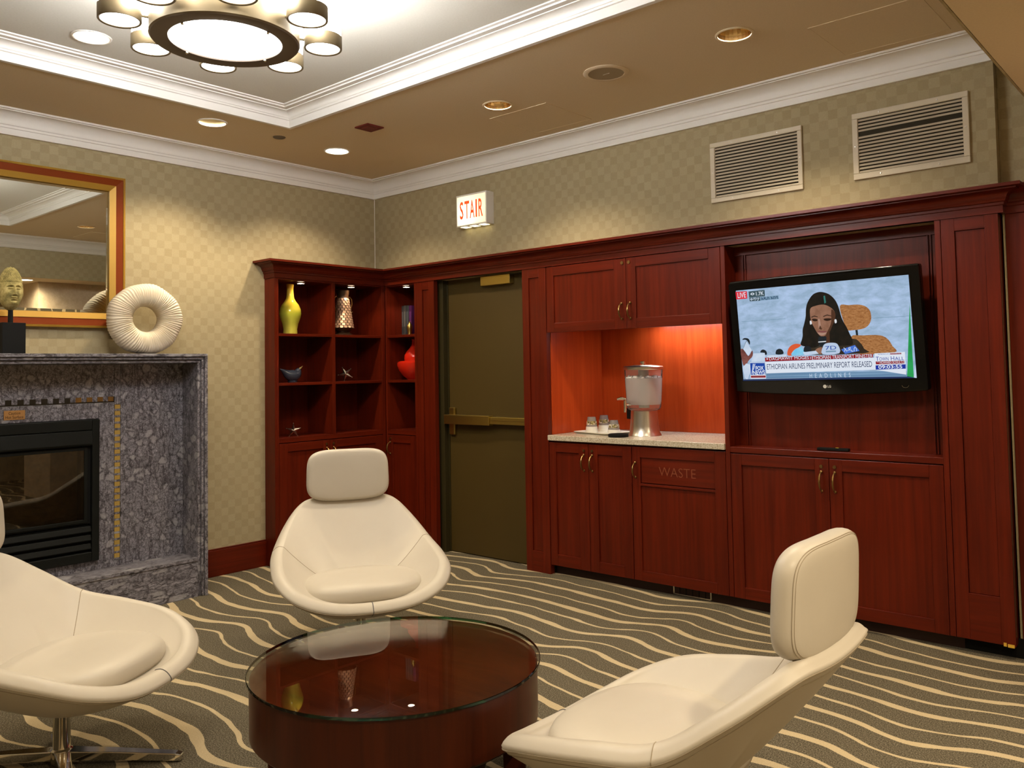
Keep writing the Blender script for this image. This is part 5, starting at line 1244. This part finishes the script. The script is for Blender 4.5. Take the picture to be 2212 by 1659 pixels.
def build_chair(label, loc, rot):
    c = thing('lounge_chair', label, 'chair', loc, (0, 0, rot), group='cream leather lounge chairs around the table')
    K = len(SEC[0]); mb = MB(); vs = [SEC[0][0]]; idx = [[0]*NR]
    for k in range(1, K-1):
        idx.append(list(range(len(vs), len(vs)+NR))); vs += [SEC[i][k] for i in range(NR)]
    idx.append([len(vs)]*NR); vs.append(SEC[0][K-1])
    fs = []
    for k in range(K-1):
        for i in range(NR):
            j = (i+1) % NR; f = []
            for q in (idx[k][i], idx[k][j], idx[k+1][j], idx[k+1][i]):
                if q not in f: f.append(q)
            fs.append(tuple(f))
    mb.add(vs, fs)
    sh = mb.build('shell', W_LEATHER, c, smooth=True, local=True, angle=0)
    # stitching: piped line below the rim outside, seams at both arms, seam at the front lip
    def on_sec(i, k, off): # point on section i at index k pushed outwards
        R, n, b = frame_at(i % NR); return SEC[i % NR][k]+n*off
    out_line = [on_sec(i, 18, 0.0004) for i in range(NR)]
    MB().tube(out_line, 0.0016, 6, closed=True).build('stitch_line', W_SEAM, sh, smooth=True, local=True)
    out2 = [on_sec(i, 17, 0.0006) for i in range(NR)]
    MB().tube(out2, 0.0011, 6, closed=True).build('stitch_line', W_SEAM, sh, smooth=True, local=True)
    def seam(i, k0, k1, r, m, nm):
        path = []
        for k in range(k0, k1):
            p = SEC[i][k]; tu = (SEC[i][k+1]-SEC[i][k-1]); tv = SEC[(i+1) % NR][k]-SEC[(i-1) % NR][k]
            nn_ = tu.cross(tv).normalized()
            if k < 27 and nn_.dot(frame_at(i)[1]) + nn_.z < 0 or k >= 27 and nn_.dot(frame_at(i)[1])*-1 + nn_.z < 0: nn_ = -nn_
            path.append(p+nn_*r*0.25)
        MB().tube(path, r, 6).build(nm, m, sh, smooth=True, local=True)
    for i in (5*SUBN, NR-5*SUBN):
        seam(i, 10, 42, 0.0013, W_SEAM, 'arm_seam'); 
    seam(0, 15, 29, 0.0020, W_SEAMG, 'front_seam')
    # seat cushion
    mb = MB(); NA = 84
    prof = [(0.0, 0.300), (0.86, 0.304), (0.965, 0.320), (1.0, 0.342), (0.985, 0.366), (0.93, 0.384), (0.78, 0.397), (0.45, 0.404), (0.0, 0.406)]
    prof = up_prof(prof, 2)
    vs, ids = [], []
    for r, z in prof:
        if r == 0: ids.append([len(vs)]*NA); vs.append((0, 0.03, z-0.004))
        else:
            ids.append(list(range(len(vs), len(vs)+NA)))
            for i in range(NA):
                a = 2*PI*i/NA; ca, sa = math.cos(a), math.sin(a)
                e = 2/2.7; x = 0.284*r*math.copysign(abs(ca)**e, ca); y = 0.040+0.258*r*math.copysign(abs(sa)**e, sa)
                x *= 1-0.16*max(0, -sa)
                vs.append((x, y, z-0.030*max(0, (0.03-y))/0.245*0.5 + 0.004*(1-(x/0.284)**2)))
    fs = []
    for k in range(len(prof)-1):
        for i in range(NA):
            j = (i+1) % NA; f = []
            for q in (ids[k][i], ids[k][j], ids[k+1][j], ids[k+1][i]):
                if q not in f: f.append(q)
            fs.append(tuple(f))
    mb.add(vs, fs); cu = mb.build('seat_cushion', W_LEATHER, c, smooth=True, local=True, angle=0)
    pl = [Vector(vs[ids[4][i]])+Vector((0, 0, 0.004)) + Vector((vs[ids[4][i]][0], vs[ids[4][i]][1]-0.03, 0)).normalized()*0.004 for i in range(NA)]
    MB().tube(pl, 0.0016, 6, closed=True).build('piping', W_SEAM, cu, smooth=True, local=True)
    # headrest
    mb = MB(); NA = 84; hw, hh, th = 0.217, 0.136, 0.036; cyz = (-0.452, 0.817)
    lay = [(0.0, -1.0), (0.55, -0.98), (0.86, -0.90), (0.965, -0.62), (1.0, 0.0), (0.965, 0.62), (0.86, 0.86), (0.55, 0.95), (0.0, 0.97)]
    lay = up_prof(lay, 2)
    vs, ids = [], []
    def HP(a, r, d):
        ca, sa = math.cos(a), math.sin(a); e = 2/4.2
        x = hw*r*math.copysign(abs(ca)**e, ca); z = hh*r*math.copysign(abs(sa)**e, sa)
        x *= 1+0.02*(-z/hh)
        y = cyz[0]+th*d+0.30*x*x - 0.05*z
        return (x, y, cyz[1]+z+0.004*(x/hw)**2)
    for r, d in lay:
        if r == 0: ids.append([len(vs)]*NA); vs.append(HP(0, 0, d))
        else: ids.append(list(range(len(vs), len(vs)+NA))); vs += [HP(2*PI*(i+0.5)/NA, r, d) for i in range(NA)]
    fs = []
    for k in range(len(lay)-1):
        for i in range(NA):
            j = (i+1) % NA; f = []
            for q in (ids[k][i], ids[k][j], ids[k+1][j], ids[k+1][i]):
                if q not in f: f.append(q)
            fs.append(tuple(f))
    mb.add(vs, fs); hr = mb.build('headrest', W_LEATHER, c, smooth=True, local=True, angle=0)
    for r, d in ((0.950, -0.72), (0.925, -0.80)):
        MB().tube([HP(2*PI*(i+0.5)/NA, r, d) for i in range(NA)], 0.0011, 5, closed=True).build('stitch_line', W_SEAM, hr, smooth=True, local=True)
    # swivel base
    MB().lathe([(0, 0.012), (0.036, 0.012), (0.036, 0.052), (0.029, 0.058), (0.027, 0.200), (0.030, 0.204), (0.060, 0.206), (0.060, 0.216), (0, 0.216)], (0, -0.02, 0), 32).build('column', W_CHROME, c, smooth=True, local=True)
    for k in range(4):
        a = math.radians((98, 221, 278, 41)[k]); ca, sa = math.cos(a), math.sin(a); mb = MB(); L = (1.0, 0.55, 1.0, 0.55)[k]
        vs = []
        for (r, w_, zb, zt) in ((0.02, 0.026, 0.018, 0.052), (0.20*L, 0.021, 0.014, 0.044), (0.405*L, 0.017, 0.004, 0.030), (0.425*L, 0.014, 0.004, 0.024)):
            for sx, z in ((-1, zb), (1, zb), (1, zt), (-1, zt)):
                vs.append((r*ca-sx*w_*sa, -0.02+r*sa+sx*w_*ca, z))
        fs = [(3, 2, 1, 0), (12, 13, 14, 15)]
        for q in range(3):
            for s in range(4): fs.append((q*4+s, q*4+(s+1) % 4, q*4+4+(s+1) % 4, q*4+4+s))
        lg = mb.add(vs, fs).build('leg', W_CHROME, c, local=True, bevel=0.003)
        MB().lathe([(0, 0.0003), (0.012, 0.0003), (0.012, 0.006), (0, 0.006)], (0.405*L*ca, -0.02+0.405*L*sa, 0), 12).build('glide', W_BLACKM, lg, local=True)
    return c
build_chair('cream leather lounge chair facing the table, standing before the display shelving', (2.062, -1.775, 0), -2.090)
build_chair('cream leather lounge chair cut by the picture edge, in front of the fireplace', (2.146, -3.139, 0), -0.979)
build_chair('cream leather lounge chair seen from behind, across from the television cabinet', (4.126, -2.343, 0), 1.572)
